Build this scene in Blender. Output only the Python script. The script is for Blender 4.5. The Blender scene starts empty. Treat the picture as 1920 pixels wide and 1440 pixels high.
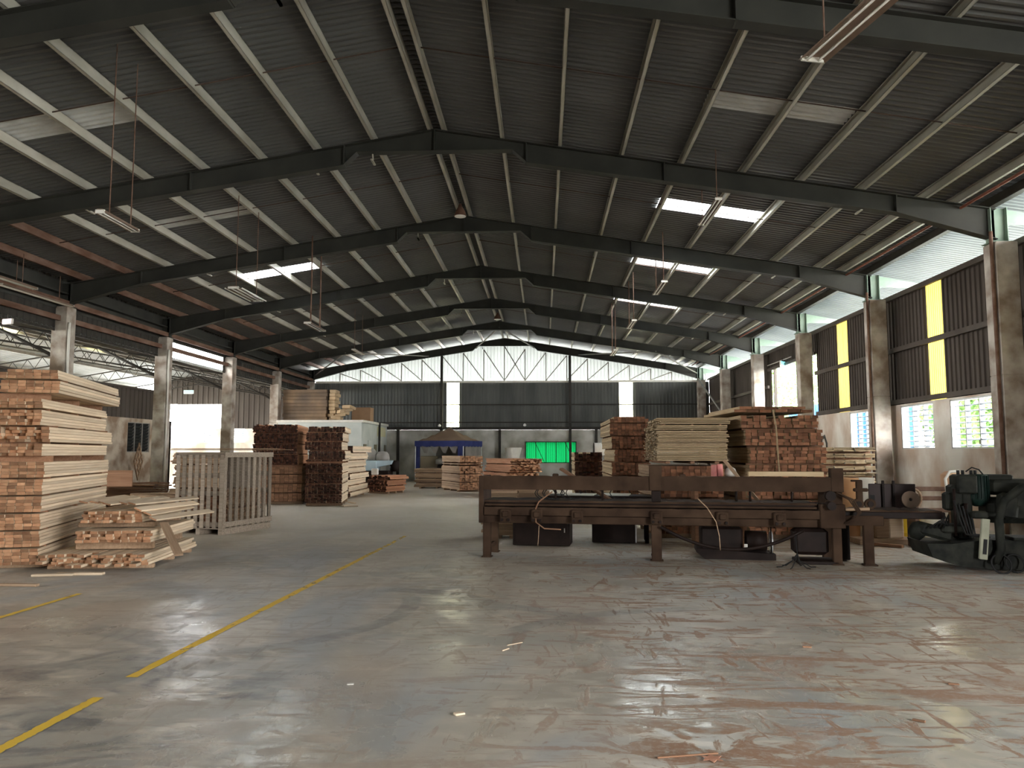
import bpy, math, random
import numpy as np
from mathutils import Vector, Matrix
random.seed(7)
SC = bpy.context.scene; COL = SC.collection
pi = math.pi

# ------------------------------------------------------------------ camera
FPX = 1442.0; HC = 1.6
PITCH = math.atan(128/FPX); YAW = math.atan(59/FPX*math.cos(PITCH))
cam_d = bpy.data.cameras.new('camera'); cam = bpy.data.objects.new('camera', cam_d); COL.objects.link(cam)
cam_d.sensor_width = 36; cam_d.lens = FPX/1920*36; cam_d.clip_end = 500; cam_d.clip_start = .05
cam.location = (0, 0, HC); cam.rotation_euler = (pi/2+PITCH, 0, YAW)
SC.camera = cam

# ------------------------------------------------------------------ sky, exposure
world = bpy.data.worlds.new('world'); SC.world = world; world.use_nodes = True
wn = world.node_tree.nodes; wl = world.node_tree.links
bg = wn['Background']
tc = wn.new('ShaderNodeTexCoord'); sx = wn.new('ShaderNodeSeparateXYZ'); cr = wn.new('ShaderNodeValToRGB')
wl.new(tc.outputs['Generated'], sx.inputs[0]); wl.new(sx.outputs['Z'], cr.inputs[0]); wl.new(cr.outputs[0], bg.inputs[0])
cr.color_ramp.elements[0].position = 0.0; cr.color_ramp.elements[0].color = (1.0, .98, .94, 1)
cr.color_ramp.elements[1].position = .7; cr.color_ramp.elements[1].color = (.90, .95, 1.0, 1)
bg.inputs[1].default_value = 3.0
vs = SC.view_settings; vs.view_transform = 'Standard'; vs.look = 'None'; vs.gamma = 1; vs.use_curve_mapping = False
vs.exposure = 3.65
cy = SC.cycles
cy.max_bounces = 7; cy.diffuse_bounces = 5; cy.glossy_bounces = 3; cy.transmission_bounces = 6; cy.transparent_max_bounces = 8
cy.use_denoising = True; cy.caustics_reflective = False; cy.caustics_refractive = False; cy.sample_clamp_indirect = 8

def portal(name, c, sx_, sy_, rot):
    """daylight portal filling an opening: guides the sky's light, gives none itself"""
    d = bpy.data.lights.new(name, 'AREA'); d.shape = 'RECTANGLE'; d.size = sx_; d.size_y = sy_
    d.cycles.is_portal = True
    o = bpy.data.objects.new(name, d); COL.objects.link(o); o.location = c; o.rotation_euler = rot
portal('daylight_right_eave', (10.45, 18, 5.95), 1.0, 54, (0, pi/2, 0))
portal('daylight_right_bay', (9.5, 29.0, 3.2), 3.4, 5.2, (0, pi/2, 0))
portal('daylight_added_opening', (9.5, -3.5, 2.4), 4.8, 9, (0, pi/2, 0))  # unseen opening added beside the camera to bring in sidelight
portal('daylight_annex_side', (-26.4, 18, 4.0), 2.4, 50, (0, -pi/2, 0))

# ------------------------------------------------------------------ pixel helpers (photo pixels -> places)
_f = np.array([-math.sin(YAW)*math.cos(PITCH), math.cos(YAW)*math.cos(PITCH), math.sin(PITCH)])
_r = np.array([math.cos(YAW), math.sin(YAW), 0]); _u = np.cross(_r, _f)
def ray(x, y): return _f*FPX+_r*(x-960)-_u*(y-720)
def at(x, y, Y):
    d = ray(x, y); return Vector(d*Y/d[1])+Vector((0, 0, HC))
def gz(x, y, Z=0.0):
    d = ray(x, y); return Vector(d*(Z-HC)/d[2])+Vector((0, 0, HC))

# ------------------------------------------------------------------ materials
MATS = {}
def mat(name, c1, c2=None, sc=3, rough=.8, metal=0, stretch=(1, 1, 1), rnd=.0, bump=0, contrast=1.5, isl=0, detail=4, spec=.15, offs=False):
    if name in MATS: return MATS[name]
    m = bpy.data.materials.new(name); m.use_nodes = True; n = m.node_tree.nodes; l = m.node_tree.links
    b = n['Principled BSDF']; b.inputs['Roughness'].default_value = rough; b.inputs['Metallic'].default_value = metal
    b.inputs['Specular IOR Level'].default_value = spec
    c2 = c2 or c1
    t = n.new('ShaderNodeTexCoord'); mp = n.new('ShaderNodeMapping'); mp.inputs['Scale'].default_value = stretch
    l.new(t.outputs['Object'], mp.inputs[0]); vec = mp.outputs[0]
    oi = n.new('ShaderNodeObjectInfo'); ge = n.new('ShaderNodeNewGeometry')
    rs = n.new('ShaderNodeMath'); rs.operation = 'ADD'
    l.new(oi.outputs['Random'], rs.inputs[0]); l.new(ge.outputs['Random Per Island'], rs.inputs[1]) if isl or offs else rs.inputs.__getitem__(1).__setattr__('default_value', 0)
    if offs:
        ad = n.new('ShaderNodeVectorMath'); ad.operation = 'MULTIPLY_ADD'; cx = n.new('ShaderNodeCombineXYZ')
        for i in range(3): l.new(rs.outputs[0], cx.inputs[i])
        ad.inputs[1].default_value = (37, 53, 71); l.new(cx.outputs[0], ad.inputs[0]); l.new(vec, ad.inputs[2]); vec = ad.outputs[0]
    no = n.new('ShaderNodeTexNoise'); no.inputs['Scale'].default_value = sc; no.inputs['Detail'].default_value = detail
    l.new(vec, no.inputs['Vector'])
    mr = n.new('ShaderNodeMapRange'); mr.inputs[1].default_value = .5-.5/contrast/1.6; mr.inputs[2].default_value = .5+.5/contrast/1.6
    l.new(no.outputs['Fac'], mr.inputs[0])
    mx = n.new('ShaderNodeMix'); mx.data_type = 'RGBA'; mx.inputs[6].default_value = (*c1, 1); mx.inputs[7].default_value = (*c2, 1)
    l.new(mr.outputs[0], mx.inputs[0]); out = mx.outputs[2]
    if rnd:
        wn_ = n.new('ShaderNodeTexWhiteNoise'); wn_.noise_dimensions = '1D'; l.new(rs.outputs[0], wn_.inputs['W'])
        mm = n.new('ShaderNodeMapRange'); mm.inputs[3].default_value = 1-rnd; mm.inputs[4].default_value = 1+rnd*.7
        l.new(wn_.outputs['Value'], mm.inputs[0])
        hs = n.new('ShaderNodeVectorMath'); hs.operation = 'SCALE'; l.new(out, hs.inputs[0]); l.new(mm.outputs[0], hs.inputs[3]); out = hs.outputs[0]
    l.new(out, b.inputs['Base Color'])
    if bump:
        bp = n.new('ShaderNodeBump'); bp.inputs['Strength'].default_value = bump; bp.inputs['Distance'].default_value = .02
        l.new(no.outputs['Fac'], bp.inputs['Height']); l.new(bp.outputs[0], b.inputs['Normal'])
    MATS[name] = m; return m
def wood(name, c1, c2, rnd=.25, st=(1.2, 22, 22)): return mat(name, c1, c2, sc=1.6, rough=.75, stretch=st, rnd=rnd, isl=1, offs=True, contrast=1.2, spec=.2)
def sheet_translucent(name, col, mixf=.75, streak=0):
    m = bpy.data.materials.new(name); m.use_nodes = True; n = m.node_tree.nodes; l = m.node_tree.links; n.clear()
    o = n.new('ShaderNodeOutputMaterial'); mx = n.new('ShaderNodeMixShader'); a = n.new('ShaderNodeBsdfDiffuse'); b = n.new('ShaderNodeBsdfTranslucent')
    a.inputs[0].default_value = (*col, 1); b.inputs[0].default_value = (*col, 1); mx.inputs[0].default_value = mixf
    if streak:
        t = n.new('ShaderNodeTexCoord'); mp = n.new('ShaderNodeMapping'); mp.inputs['Scale'].default_value = (1, 1, .12); no = n.new('ShaderNodeTexNoise'); no.inputs['Scale'].default_value = 2.5
        rp = n.new('ShaderNodeMapRange'); rp.inputs[3].default_value = 1-streak; rp.inputs[4].default_value = 1.1
        v = n.new('ShaderNodeVectorMath'); v.operation = 'SCALE'; v.inputs[0].default_value = col
        l.new(t.outputs['Object'], mp.inputs[0]); l.new(mp.outputs[0], no.inputs[0]); l.new(no.outputs[0], rp.inputs[0]); l.new(rp.outputs[0], v.inputs[3])
        l.new(v.outputs[0], a.inputs[0]); l.new(v.outputs[0], b.inputs[0])
    l.new(a.outputs[0], mx.inputs[1]); l.new(b.outputs[0], mx.inputs[2]); l.new(mx.outputs[0], o.inputs[0]); return m

M_roof = mat('roof sheet underside', (.070, .069, .067), (.105, .103, .100), sc=.8, rough=.55, contrast=1.2, spec=.4)
M_galv = mat('galvanised purlin', (.36, .34, .28), (.48, .46, .40), sc=4, rough=.5, stretch=(1, .3, 1), metal=.2, contrast=2)
M_rust = mat('red oxide steel', (.11, .055, .036), (.19, .12, .09), sc=5, rough=.7, stretch=(1, .3, 1), contrast=2)
M_beam = mat('green grey frame paint', (.028, .028, .025), (.048, .047, .041), sc=1.5, rough=.6)
M_conc = mat('concrete column', (.22, .17, .135), (.50, .46, .41), sc=2.2, rough=.9, bump=.25, contrast=2.2, detail=8)
M_plaster = mat('stained plaster wall', (.50, .39, .31), (.74, .70, .64), sc=1.1, rough=.92, stretch=(1, 1, .7), contrast=2.6, detail=9, bump=.15)
M_plasterb = mat('brown stained partition plaster', (.26, .185, .13), (.50, .43, .35), sc=1.6, rough=.92, contrast=2.8, detail=9, bump=.15)
M_block = mat('grey block wall', (.30, .29, .25), (.60, .60, .57), sc=.9, rough=.92, contrast=2.2, detail=9, bump=.1)
M_clad = mat('brown grey cladding', (.062, .050, .042), (.088, .074, .063), sc=1.5, rough=.6, stretch=(1, 1, .2), contrast=2)
M_cladb = mat('dark grey cladding', (.075, .08, .078), (.12, .125, .12), sc=1.5, rough=.55, stretch=(1, 1, .2), contrast=2)
M_dark = mat('dark painted steel', (.028, .026, .022), (.045, .04, .035), sc=4, rough=.6)
M_yel = sheet_translucent('yellow translucent sheet', (.42, .31, .07), .5, .35)
M_strip = sheet_translucent('warm white translucent sheet', (.95, .90, .62), .8, .15)
M_gable = sheet_translucent('white translucent sheet', (.24, .25, .24), .22, .25)
M_sky = sheet_translucent('clear skylight sheet', (.92, .96, .96), .9)
M_skyd = mat('dusty white skylight sheet', (.42, .42, .40), (.55, .55, .53), sc=3, rough=.6)
M_roof_lit = mat('roof sheet with eave light', (.105, .115, .12), (.135, .145, .15), sc=1, rough=.5)  # paler copy of the roof sheet, daylight at the eave put into its colour
M_steelw = mat('aluminium', (.55, .56, .56), (.65, .66, .66), sc=8, rough=.4, metal=.4)
M_white = mat('white paint', (.62, .60, .54), (.72, .70, .65), sc=5, rough=.5)
M_black = mat('black rubber', (.012, .012, .012), (.02, .02, .02), rough=.6)
M_mach = mat('dusty brown machine steel', (.024, .013, .008), (.062, .037, .023), sc=2.6, rough=.85, contrast=1.8, detail=8, bump=.2)
M_machd = mat('oily dark machine steel', (.007, .004, .003), (.018, .010, .008), sc=5, rough=.6, contrast=1.5, detail=6)
M_mgrn = mat('dusty dark green castings', (.006, .007, .006), (.026, .027, .021), sc=6, rough=.7, contrast=1.8, detail=6, bump=.2)
M_mgrn2 = mat('green motor paint', (.004, .013, .010), (.010, .024, .019), sc=5, rough=.5)
M_blue = mat('light blue machine paint', (.36, .48, .54), (.44, .55, .6), sc=3, rough=.5)
M_greyp = mat('grey machine paint', (.25, .24, .22), (.36, .34, .31), sc=3, rough=.6)
W_pale_s = wood('pale sawn timber sides', (.60, .46, .32), (.76, .63, .47))
W_pale_e = wood('orange timber end grain', (.27, .12, .06), (.46, .27, .155), .5, (6, 6, 6))
W_mid_s = wood('weathered timber sides', (.27, .17, .105), (.42, .30, .20), .3)
W_mid_e = wood('red timber end grain', (.15, .06, .03), (.29, .14, .078), .55, (6, 6, 6))
W_dark_s = wood('dark brown batten sides', (.20, .10, .055), (.32, .18, .11), .35)
W_dark_e = wood('dark batten end grain', (.030, .011, .007), (.10, .042, .025), .85, (6, 6, 6))
W_tan_s = wood('tan board sides', (.32, .23, .13), (.47, .36, .23), .25)
W_tan_e = wood('tan board ends', (.25, .18, .10), (.42, .32, .20), .4, (6, 6, 6))
W_oran_s = wood('orange plank sides', (.38, .17, .09), (.54, .29, .17), .25)
W_grey = wood('weathered grey slat', (.15, .12, .09), (.29, .24, .19), .3)
W_white = wood('whitish board', (.62, .60, .54), (.74, .72, .66), .15)

# ------------------------------------------------------------------ mesh builder
class MB:
    def __init__(s): s.v = []; s.f = []; s.m = []; s.sm = []
    def add(s, vs_, fs, m=0, smooth=False):
        o = len(s.v); s.v += [tuple(v) for v in vs_]
        for f in fs: s.f.append(tuple(i+o for i in f)); s.m.append(m); s.sm.append(smooth)
        return s
    def box(s, x0, y0, z0, x1, y1, z1, m=0, T=None):
        p = [(x, y, z) for z in (z0, z1) for y in (y0, y1) for x in (x0, x1)]
        if T is not None: p = [T @ Vector(q) for q in p]
        return s.add(p, [(0, 2, 3, 1), (4, 5, 7, 6), (0, 1, 5, 4), (2, 6, 7, 3), (0, 4, 6, 2), (1, 3, 7, 5)], m)
    def cbox(s, c, size, rz=0, rx=0, ry=0, m=0, bev=0):
        T = Matrix.Translation(c) @ Matrix.Rotation(rz, 4, 'Z') @ Matrix.Rotation(ry, 4, 'Y') @ Matrix.Rotation(rx, 4, 'X')
        a, b, c_ = [q/2 for q in size]
        if not bev: return s.box(-a, -b, -c_, a, b, c_, m, T)
        k = min(bev, a*.45, b*.45, c_*.45)
        rings = []
        for z, ins in ((-c_, k), (-c_+k, 0), (c_-k, 0), (c_, k)):
            A, B = a-ins, b-ins
            rings.append([(-A+k, -B, z), (A-k, -B, z), (A, -B+k, z), (A, B-k, z), (A-k, B, z), (-A+k, B, z), (-A, B-k, z), (-A, -B+k, z)])
        vs_ = [T @ Vector(p) for r in rings for p in r]; fs = [tuple(range(7, -1, -1)), tuple(range(24, 32))]
        for r in range(3):
            for i in range(8): j = (i+1) % 8; fs.append((r*8+i, r*8+j, r*8+8+j, r*8+8+i))
        return s.add(vs_, fs, m)
    def tube(s, pts, r, n=8, m=0, closed=False):
        pts = [Vector(p) for p in pts]; k = len(pts); vs_ = []; up = None
        rr = r if isinstance(r, (list, tuple)) else [r]*k
        for i, p in enumerate(pts):
            a = pts[i-1] if i or closed else p; b = pts[(i+1) % k] if i < k-1 or closed else p
            d = (b-a).normalized()
            if up is None: up = Vector((0, 0, 1)) if abs(d.z) < .9 else Vector((1, 0, 0))
            x = d.cross(up).normalized(); up = x.cross(d).normalized()
            vs_ += [p+(x*math.cos(2*pi*j/n)+up*math.sin(2*pi*j/n))*rr[i] for j in range(n)]
        fs = []
        for i in range(k if closed else k-1):
            for j in range(n):
                a = i*n+j; b = i*n+(j+1) % n; c = ((i+1) % k)*n+(j+1) % n; d = ((i+1) % k)*n+j; fs.append((a, b, c, d))
        s.add(vs_, fs, m, n > 5)
        if not closed: s.f.append(tuple(len(s.v)-k*n+j for j in range(n-1, -1, -1))); s.m.append(m); s.sm.append(False); s.f.append(tuple(len(s.v)-n+j for j in range(n))); s.m.append(m); s.sm.append(False)
        return s
    def cyl(s, p0, p1, r0, r1=None, n=16, m=0): return s.tube([p0, p1], [r0, r0 if r1 is None else r1], n, m)
    def lathe(s, c, prof, n=20, m=0, T=None):
        c = Vector(c); vs_ = []
        for r, z in prof:
            for j in range(n):
                q = Vector((r*math.cos(2*pi*j/n), r*math.sin(2*pi*j/n), z))
                if T is not None: q = T @ q
                vs_.append(c+q)
        fs = [(i*n+j, i*n+(j+1) % n, (i+1)*n+(j+1) % n, (i+1)*n+j) for i in range(len(prof)-1) for j in range(n)]
        s.add(vs_, fs, m, True); o = len(s.v)-len(vs_)
        s.f.append(tuple(o+j for j in range(n-1, -1, -1))); s.m.append(m); s.sm.append(False)
        s.f.append(tuple(len(s.v)-n+j for j in range(n))); s.m.append(m); s.sm.append(False)
        return s
    def prism(s, poly, y0, y1, m=0, T=None):
        """polygon in x,z extruded along y"""
        n = len(poly); vs_ = [Vector((x, y0, z)) for x, z in poly]+[Vector((x, y1, z)) for x, z in poly]
        if T is not None: vs_ = [T @ v for v in vs_]
        return s.add(vs_, [tuple(range(n)), tuple(range(2*n-1, n-1, -1))]+[(j, i, i+n, j+n) for i in range(n) for j in [(i+1) % n]], m)
    def build(s, name, mats, parent=None, **kw):
        me = bpy.data.meshes.new(name); me.from_pydata(s.v, [], s.f)
        for m in (mats if isinstance(mats, (list, tuple)) else [mats]): me.materials.append(m)
        me.polygons.foreach_set('material_index', s.m); me.polygons.foreach_set('use_smooth', s.sm); me.update()
        o = bpy.data.objects.new(name, me); COL.objects.link(o)
        if parent: o.parent = parent
        tag(o, **kw); return o
def tag(o, label=None, cat=None, group=None, kind=None):
    if label: o['label'] = label
    if cat: o['category'] = cat
    if group: o['group'] = group
    if kind: o['kind'] = kind
    return o
def thing(name, loc, rz=0, **kw):
    o = bpy.data.objects.new(name, None); COL.objects.link(o); o.location = loc; o.rotation_euler = (0, 0, rz); o.empty_display_size = .1
    return tag(o, **kw)
def struct(mb, name, m, label=None, cat=None): return mb.build(name, m, label=label, cat=cat, kind='structure')
def corr(mb, a, b, z0, z1, pitch=.2, dep=.035, m=0, top=None, flip=1):
    """upright ribbed cladding from plan point a to b; top(t) may give the upper edge"""
    a = Vector(a); b = Vector(b); L = (b-a).length; d = (b-a)/L; nrm = Vector((-d.y, d.x))*flip
    n = max(1, round(L/pitch)); p = L/n; prof = []
    for i in range(n):
        t = i*p; prof += [(t, 0), (t+.62*p, 0), (t+.7*p, dep), (t+.92*p, dep)]
    prof.append((L, 0)); vs_ = []
    for t, h in prof:
        q = a+d*t+nrm*h; zt = top(t) if top else z1; vs_ += [(q.x, q.y, z0), (q.x, q.y, zt)]
    return mb.add(vs_, [(2*i, 2*i+2, 2*i+3, 2*i+1) for i in range(len(prof)-1)], m)

# ------------------------------------------------------------------ building shell
XR, XL, RID = 8.6, -13.05, -2.16         # inner faces of the columns, ridge line
FY = [9.25+5.65*k for k in range(7)]     # frames
Y0, Y1 = -8.0, 43.4
zb = lambda X: 8.05-.163*abs(X-RID)      # top of the frames
zr = lambda X: zb(X)+.19                 # underside of the sheets
PUR = [-12.75, -11.6, -10.47, -9.28, -8.1, -6.92, -5.72, -4.6, -3.44, -2.3, -2.02, -.84, .32, 1.55, 2.72, 3.92, 5.05, 6.22, 7.39, 8.0]
SKY_R = [(12.0, 12.65, 0), (17.45, 18.15, 1), (22.8, 23.5, 1), (28.6, 29.3, 1)]
SKY_L = [(12.1, 12.75, 0), (17.6, 18.2, 0), (23.0, 23.75, 1)]

# floor ------------------------------------------------------------
def floor_mat():
    m = bpy.data.materials.new('dusty concrete floor'); m.use_nodes = True; n = m.node_tree.nodes; l = m.node_tree.links; b = n['Principled BSDF']
    t = n.new('ShaderNodeTexCoord')
    def noise(sc, det=6, st=(1, 1, 1), rot=0, dist=0, rough=.55):
        mp = n.new('ShaderNodeMapping'); mp.inputs['Scale'].default_value = st; mp.inputs['Rotation'].default_value = (0, 0, rot)
        no = n.new('ShaderNodeTexNoise'); no.inputs['Scale'].default_value = sc; no.inputs['Detail'].default_value = det; no.inputs['Distortion'].default_value = dist; no.inputs['Roughness'].default_value = rough
        l.new(t.outputs['Object'], mp.inputs[0]); l.new(mp.outputs[0], no.inputs[0]); return no.outputs['Fac']
    def rng(x, a, b_, c=0, d=1):
        r = n.new('ShaderNodeMapRange'); r.interpolation_type = 'SMOOTHSTEP'
        for i, q in enumerate((a, b_, c, d)): r.inputs[i+1].default_value = q
        l.new(x, r.inputs[0]); return r.outputs[0]
    def mth(op, x, y=None, clamp=False):
        r = n.new('ShaderNodeMath'); r.operation = op; r.use_clamp = clamp
        for i, q in enumerate((x, y)):
            if q is None: continue
            if isinstance(q, (int, float)): r.inputs[i].default_value = q
            else: l.new(q, r.inputs[i])
        return r.outputs[0]
    def mix(fac, a, c):
        r = n.new('ShaderNodeMix'); r.data_type = 'RGBA'
        if isinstance(fac, (int, float)): r.inputs[0].default_value = fac
        else: l.new(fac, r.inputs[0])
        for i, q in ((6, a), (7, c)):
            if isinstance(q, tuple): r.inputs[i].default_value = (*q, 1)
            else: l.new(q, r.inputs[i])
        return r.outputs[2]
    sp = n.new('ShaderNodeSeparateXYZ'); l.new(t.outputs['Object'], sp.inputs[0]); X, Y = sp.outputs[0], sp.outputs[1]
    base = mix(rng(noise(.35, 5, dist=.6), .38, .62), (.32, .30, .255), (.42, .37, .30))
    base = mix(rng(noise(2.2, 8, (1, 1.6, 1), .5, 1.2), .45, .7), base, (.50, .45, .37))
    # blue-grey worn band along the aisle
    base = mix(mth('MULTIPLY', rng(noise(.5, 4, (1, .45, 1), -.35, .8), .48, .62), .75), base, (.30, .315, .32))
    # brown sawdust: thin streaks swept by wheels, strongest on the right
    side = rng(mth('ADD', X, mth('MULTIPLY', Y, .08)), -1.2, 2.2, .25, 1)
    s1 = rng(noise(2.4, 9, (.55, 2.2, 1), .55, 2.2, .62), .545, .60)
    s2 = rng(noise(1.6, 9, (2.0, .6, 1), .35, 2.6, .6), .56, .62)
    s3 = rng(noise(.55, 7, dist=1.5, rough=.65), .55, .68)
    ruts = rng(noise(1.1, 10, (.35, 2.6, 1), -.62, 1.1, .6), .57, .62)
    sm = mth('MULTIPLY', mth('MAXIMUM', mth('MAXIMUM', s1, s2), mth('MAXIMUM', ruts, mth('MULTIPLY', s3, .8))), mth('MULTIPLY', side, .95))
    dx = mth('SUBTRACT', X, 1.0); dy = mth('SUBTRACT', Y, 4.25); dd = mth('SQRT', mth('ADD', mth('MULTIPLY', dx, dx), mth('MULTIPLY', dy, dy)))
    sm = mth('MAXIMUM', sm, mth('MULTIPLY', rng(dd, .25, 1.1, 1, 0), rng(noise(3.5, 9, (1, 1.5, 1), .3, 1.2, .65), .47, .56)))
    sm = mth('MULTIPLY', sm, rng(noise(22, 8, rough=.7), .34, .54, .55, 1))
    col = mix(sm, base, (.25, .145, .088))
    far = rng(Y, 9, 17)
    col = mix(mth('MULTIPLY', far, .8), col, (.60, .53, .43))  # dusty tan by depth, also lifting the far floor's colour in place of light
    # black tyre rubber: short turning arcs
    rub = None
    for cx, cy_, rad, w, a0, a1 in ((-5.6, 5.9, 2.6, .17, -.35, .9), (-3.5, 8.1, 2.1, .12, -1.3, .4), (-1.9, 7.6, 1.5, .16, .2, 1.7), (-1.0, 6.6, 1.7, .14, .4, 1.9), (-4.9, 4.2, 2.9, .2, .5, 1.4), (-3.0, 3.6, 2.2, .22, 1.2, 2.3), (1.6, 5.9, 2.2, .13, 1.5, 2.7)):
        dx = mth('SUBTRACT', X, cx); dy = mth('SUBTRACT', Y, cy_)
        rr = mth('SQRT', mth('ADD', mth('MULTIPLY', dx, dx), mth('MULTIPLY', dy, dy)))
        band = rng(mth('ABSOLUTE', mth('SUBTRACT', rr, rad)), w*.7, w, 1, 0)
        an = mth('ARCTAN2', dy, dx); am = mth('ABSOLUTE', mth('SUBTRACT', an, (a0+a1)/2))
        band = mth('MULTIPLY', band, rng(am, (a1-a0)*.35, (a1-a0)*.5, 1, 0)); rub = band if rub is None else mth('MAXIMUM', rub, band)
    blot = mth('MULTIPLY', rng(noise(.9, 7, (1, 1.6, 1), .4, 1.5), .5, .62), rng(mth('ADD', mth('POWER', mth('ABSOLUTE', mth('ADD', X, 3.1)), 2), mth('POWER', mth('ABSOLUTE', mth('SUBTRACT', Y, 5.0)), 2)), .6, 3.2, 1, 0))
    rub = mth('MULTIPLY', mth('MAXIMUM', mth('MULTIPLY', rub, .5), blot), rng(noise(5, 8, rough=.7), .3, .6, .3, .9))
    col = mix(rub, col, (.115, .12, .122))
    l.new(col, b.inputs['Base Color'])
    ro = mth('ADD', rng(noise(.7, 6, (1, .7, 1), .2, 1.2), .40, .62, .27, .50), mth('MULTIPLY', sm, .35)); ro = mth('ADD', ro, mth('MULTIPLY', rng(Y, 7, 14), .25), True)
    for gx_, gy_, gr in ((1.25, 5.3, 1.9), (1.25, 5.2, 1.5), (4.2, 4.4, 1.6), (-1.9, 4.6, 1.3)):
        dx = mth('SUBTRACT', X, gx_); dy = mth('SUBTRACT', Y, gy_); q = rng(mth('SQRT', mth('ADD', mth('MULTIPLY', dx, dx), mth('MULTIPLY', dy, dy))), gr*.3, gr, .09, 0)
        ro = mth('SUBTRACT', ro, mth('MULTIPLY', q, mth('SUBTRACT', 1, sm)), True)
    l.new(ro, b.inputs['Roughness']); b.inputs['Specular IOR Level'].default_value = .5
    bp = n.new('ShaderNodeBump'); bp.inputs['Strength'].default_value = .25; bp.inputs['Distance'].default_value = .01
    l.new(mth('ADD', mth('MULTIPLY', noise(6, 6), .6), sm), bp.inputs['Height']); l.new(bp.outputs[0], b.inputs['Normal'])
    return m
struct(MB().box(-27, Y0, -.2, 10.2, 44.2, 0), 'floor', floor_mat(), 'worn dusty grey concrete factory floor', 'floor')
M_gnd = mat('outside ground', (.42, .43, .38), (.52, .52, .48), sc=.4, rough=.95)
struct(MB().box(-90, -60, -.5, 90, 130, -.22), 'ground', M_gnd, 'open ground outside the hall', 'ground')

# roof --------------------------------------------------------------
def roof_sheet(name, side, m_main, x_in, x_out, holes, label):
    mb = MB(); pitch = .152; ys = np.arange(Y0, Y1+1.2, pitch)
    X1, X2 = holes_x[side]
    def strip(y, m, xa, xb):
        if side > 0 and xb > 9: strip(y, m, xa, 8.2); xa = 8.2; m = 3  # outer strip switches to the sheet with daylight painted in
        prof = [(y, .0), (y+.05, .0), (y+.07, .03), (y+.132, .03), (y+pitch, 0)]
        vs_ = []
        for yy, h in prof:
            h *= 1.35
            for xx in (xa, xb): vs_.append((xx, yy, zr(xx)+h))
        mb.add(vs_, [(2*i, 2*i+1, 2*i+3, 2*i+2) for i in range(4)], m)
    for y in ys:
        k = [h for h in holes if h[0] <= y+pitch/2 <= h[1]]
        if not k: strip(y, 0, x_in, x_out)
        else:
            strip(y, 0, x_in, X1); strip(y, 1 if k[0][2] else 2, X1, X2); strip(y, 0, X2, x_out)
    return mb
holes_x = {1: (2.72, 5.05), -1: (-6.92, -9.28)}
for side, xo, holes, lab in ((1, 10.35, SKY_R, 'right'), (-1, -13.75, SKY_L, 'left')):
    mb = roof_sheet('', side, None, RID, xo, holes, lab)
    struct(mb, 'ceiling' if side == 1 else 'ceiling_left', [M_roof, M_sky, M_skyd, M_roof_lit], f'dark ribbed metal roof sheets of the {lab} slope with pale skylight strips', 'roof')
mb = MB().box(RID-.25, Y0, zr(RID)+.02, RID+.25, Y1+1, zr(RID)+.06)
struct(mb, 'trim_1', M_dark, 'dark ridge capping along the top of the roof', 'ridge cap')
for i, X in enumerate(PUR):
    mb = MB(); rusty = i in (0, 1); z = zb(X)+.005; s = 1 if X > RID else -1
    h = .18; w = .065
    # C section: web and two flanges, open towards the ridge
    for a, b, c, d in ((X+w-.006, z, X+w, z+h), (X, z, X+w, z+.006), (X, z+h-.006, X+w, z+h), (X, z, X+.004, z+.022), (X, z+h-.022, X+.004, z+h)):
        mb.box(min(a, c), Y0, b, max(a, c)+.001, Y1+.9, d)
    mb.build('roof_purlin', M_rust if rusty else M_galv, label=('rusty steel purlin running under the roof sheets near the eave' if rusty else 'galvanised steel purlin running the length of the roof'), cat='purlin', group='rusty eave purlins' if rusty else 'roof purlins', kind='structure')
M_sag = mat('dull tie rod', (.05, .03, .022), (.09, .06, .045), sc=6)
# sag rods: thin round bars tying the purlins, one line per bay and slope
for k, fy in enumerate([3.6]+FY[:6]):
    for s, xo in ((1, 7.39), (-1, -11.6)):
        yy = fy+2.55
        mb = MB().tube([(RID+s*.15, yy, zb(RID)+.06), (xo, yy+.1, zb(xo)+.06)], .011, 6)
        mb.build('sag_rod', M_sag, label=f'thin rusty tie rod crossing the purlins of the {"right" if s > 0 else "left"} roof slope', cat='tie rod', group=f'tie rods of the {"right" if s > 0 else "left"} slope')

# portal frames ------------------------------------------------------
def isec(mb, pts, wid=.2, fl=.014, Y=0, m=0):
    """I section rafter: list of (x, ztop, zbot) along the span"""
    for i in range(len(pts)-1):
        (xa, ta, ba), (xb, tb, bb) = pts[i], pts[i+1]
        for z0a, z1a, z0b, z1b, w in ((ta-fl, ta, tb-fl, tb, wid), (ba, ba+fl, bb, bb+fl, wid), (ba, ta, bb, tb, .012)):
            mb.add([(xa, Y-w/2, z0a), (xa, Y+w/2, z0a), (xa, Y+w/2, z1a), (xa, Y-w/2, z1a), (xb, Y-w/2, z0b), (xb, Y+w/2, z0b), (xb, Y+w/2, z1b), (xb, Y-w/2, z1b)],
                   [(0, 1, 2, 3), (7, 6, 5, 4), (0, 4, 5, 1), (1, 5, 6, 2), (2, 6, 7, 3), (3, 7, 4, 0)], m)
    return mb
ORD = ['first', 'second', 'third', 'fourth', 'fifth', 'sixth', 'seventh', 'eighth', 'ninth', 'tenth', 'eleventh', 'twelfth', 'thirteenth', 'fourteenth', 'fifteenth', 'sixteenth']
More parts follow.
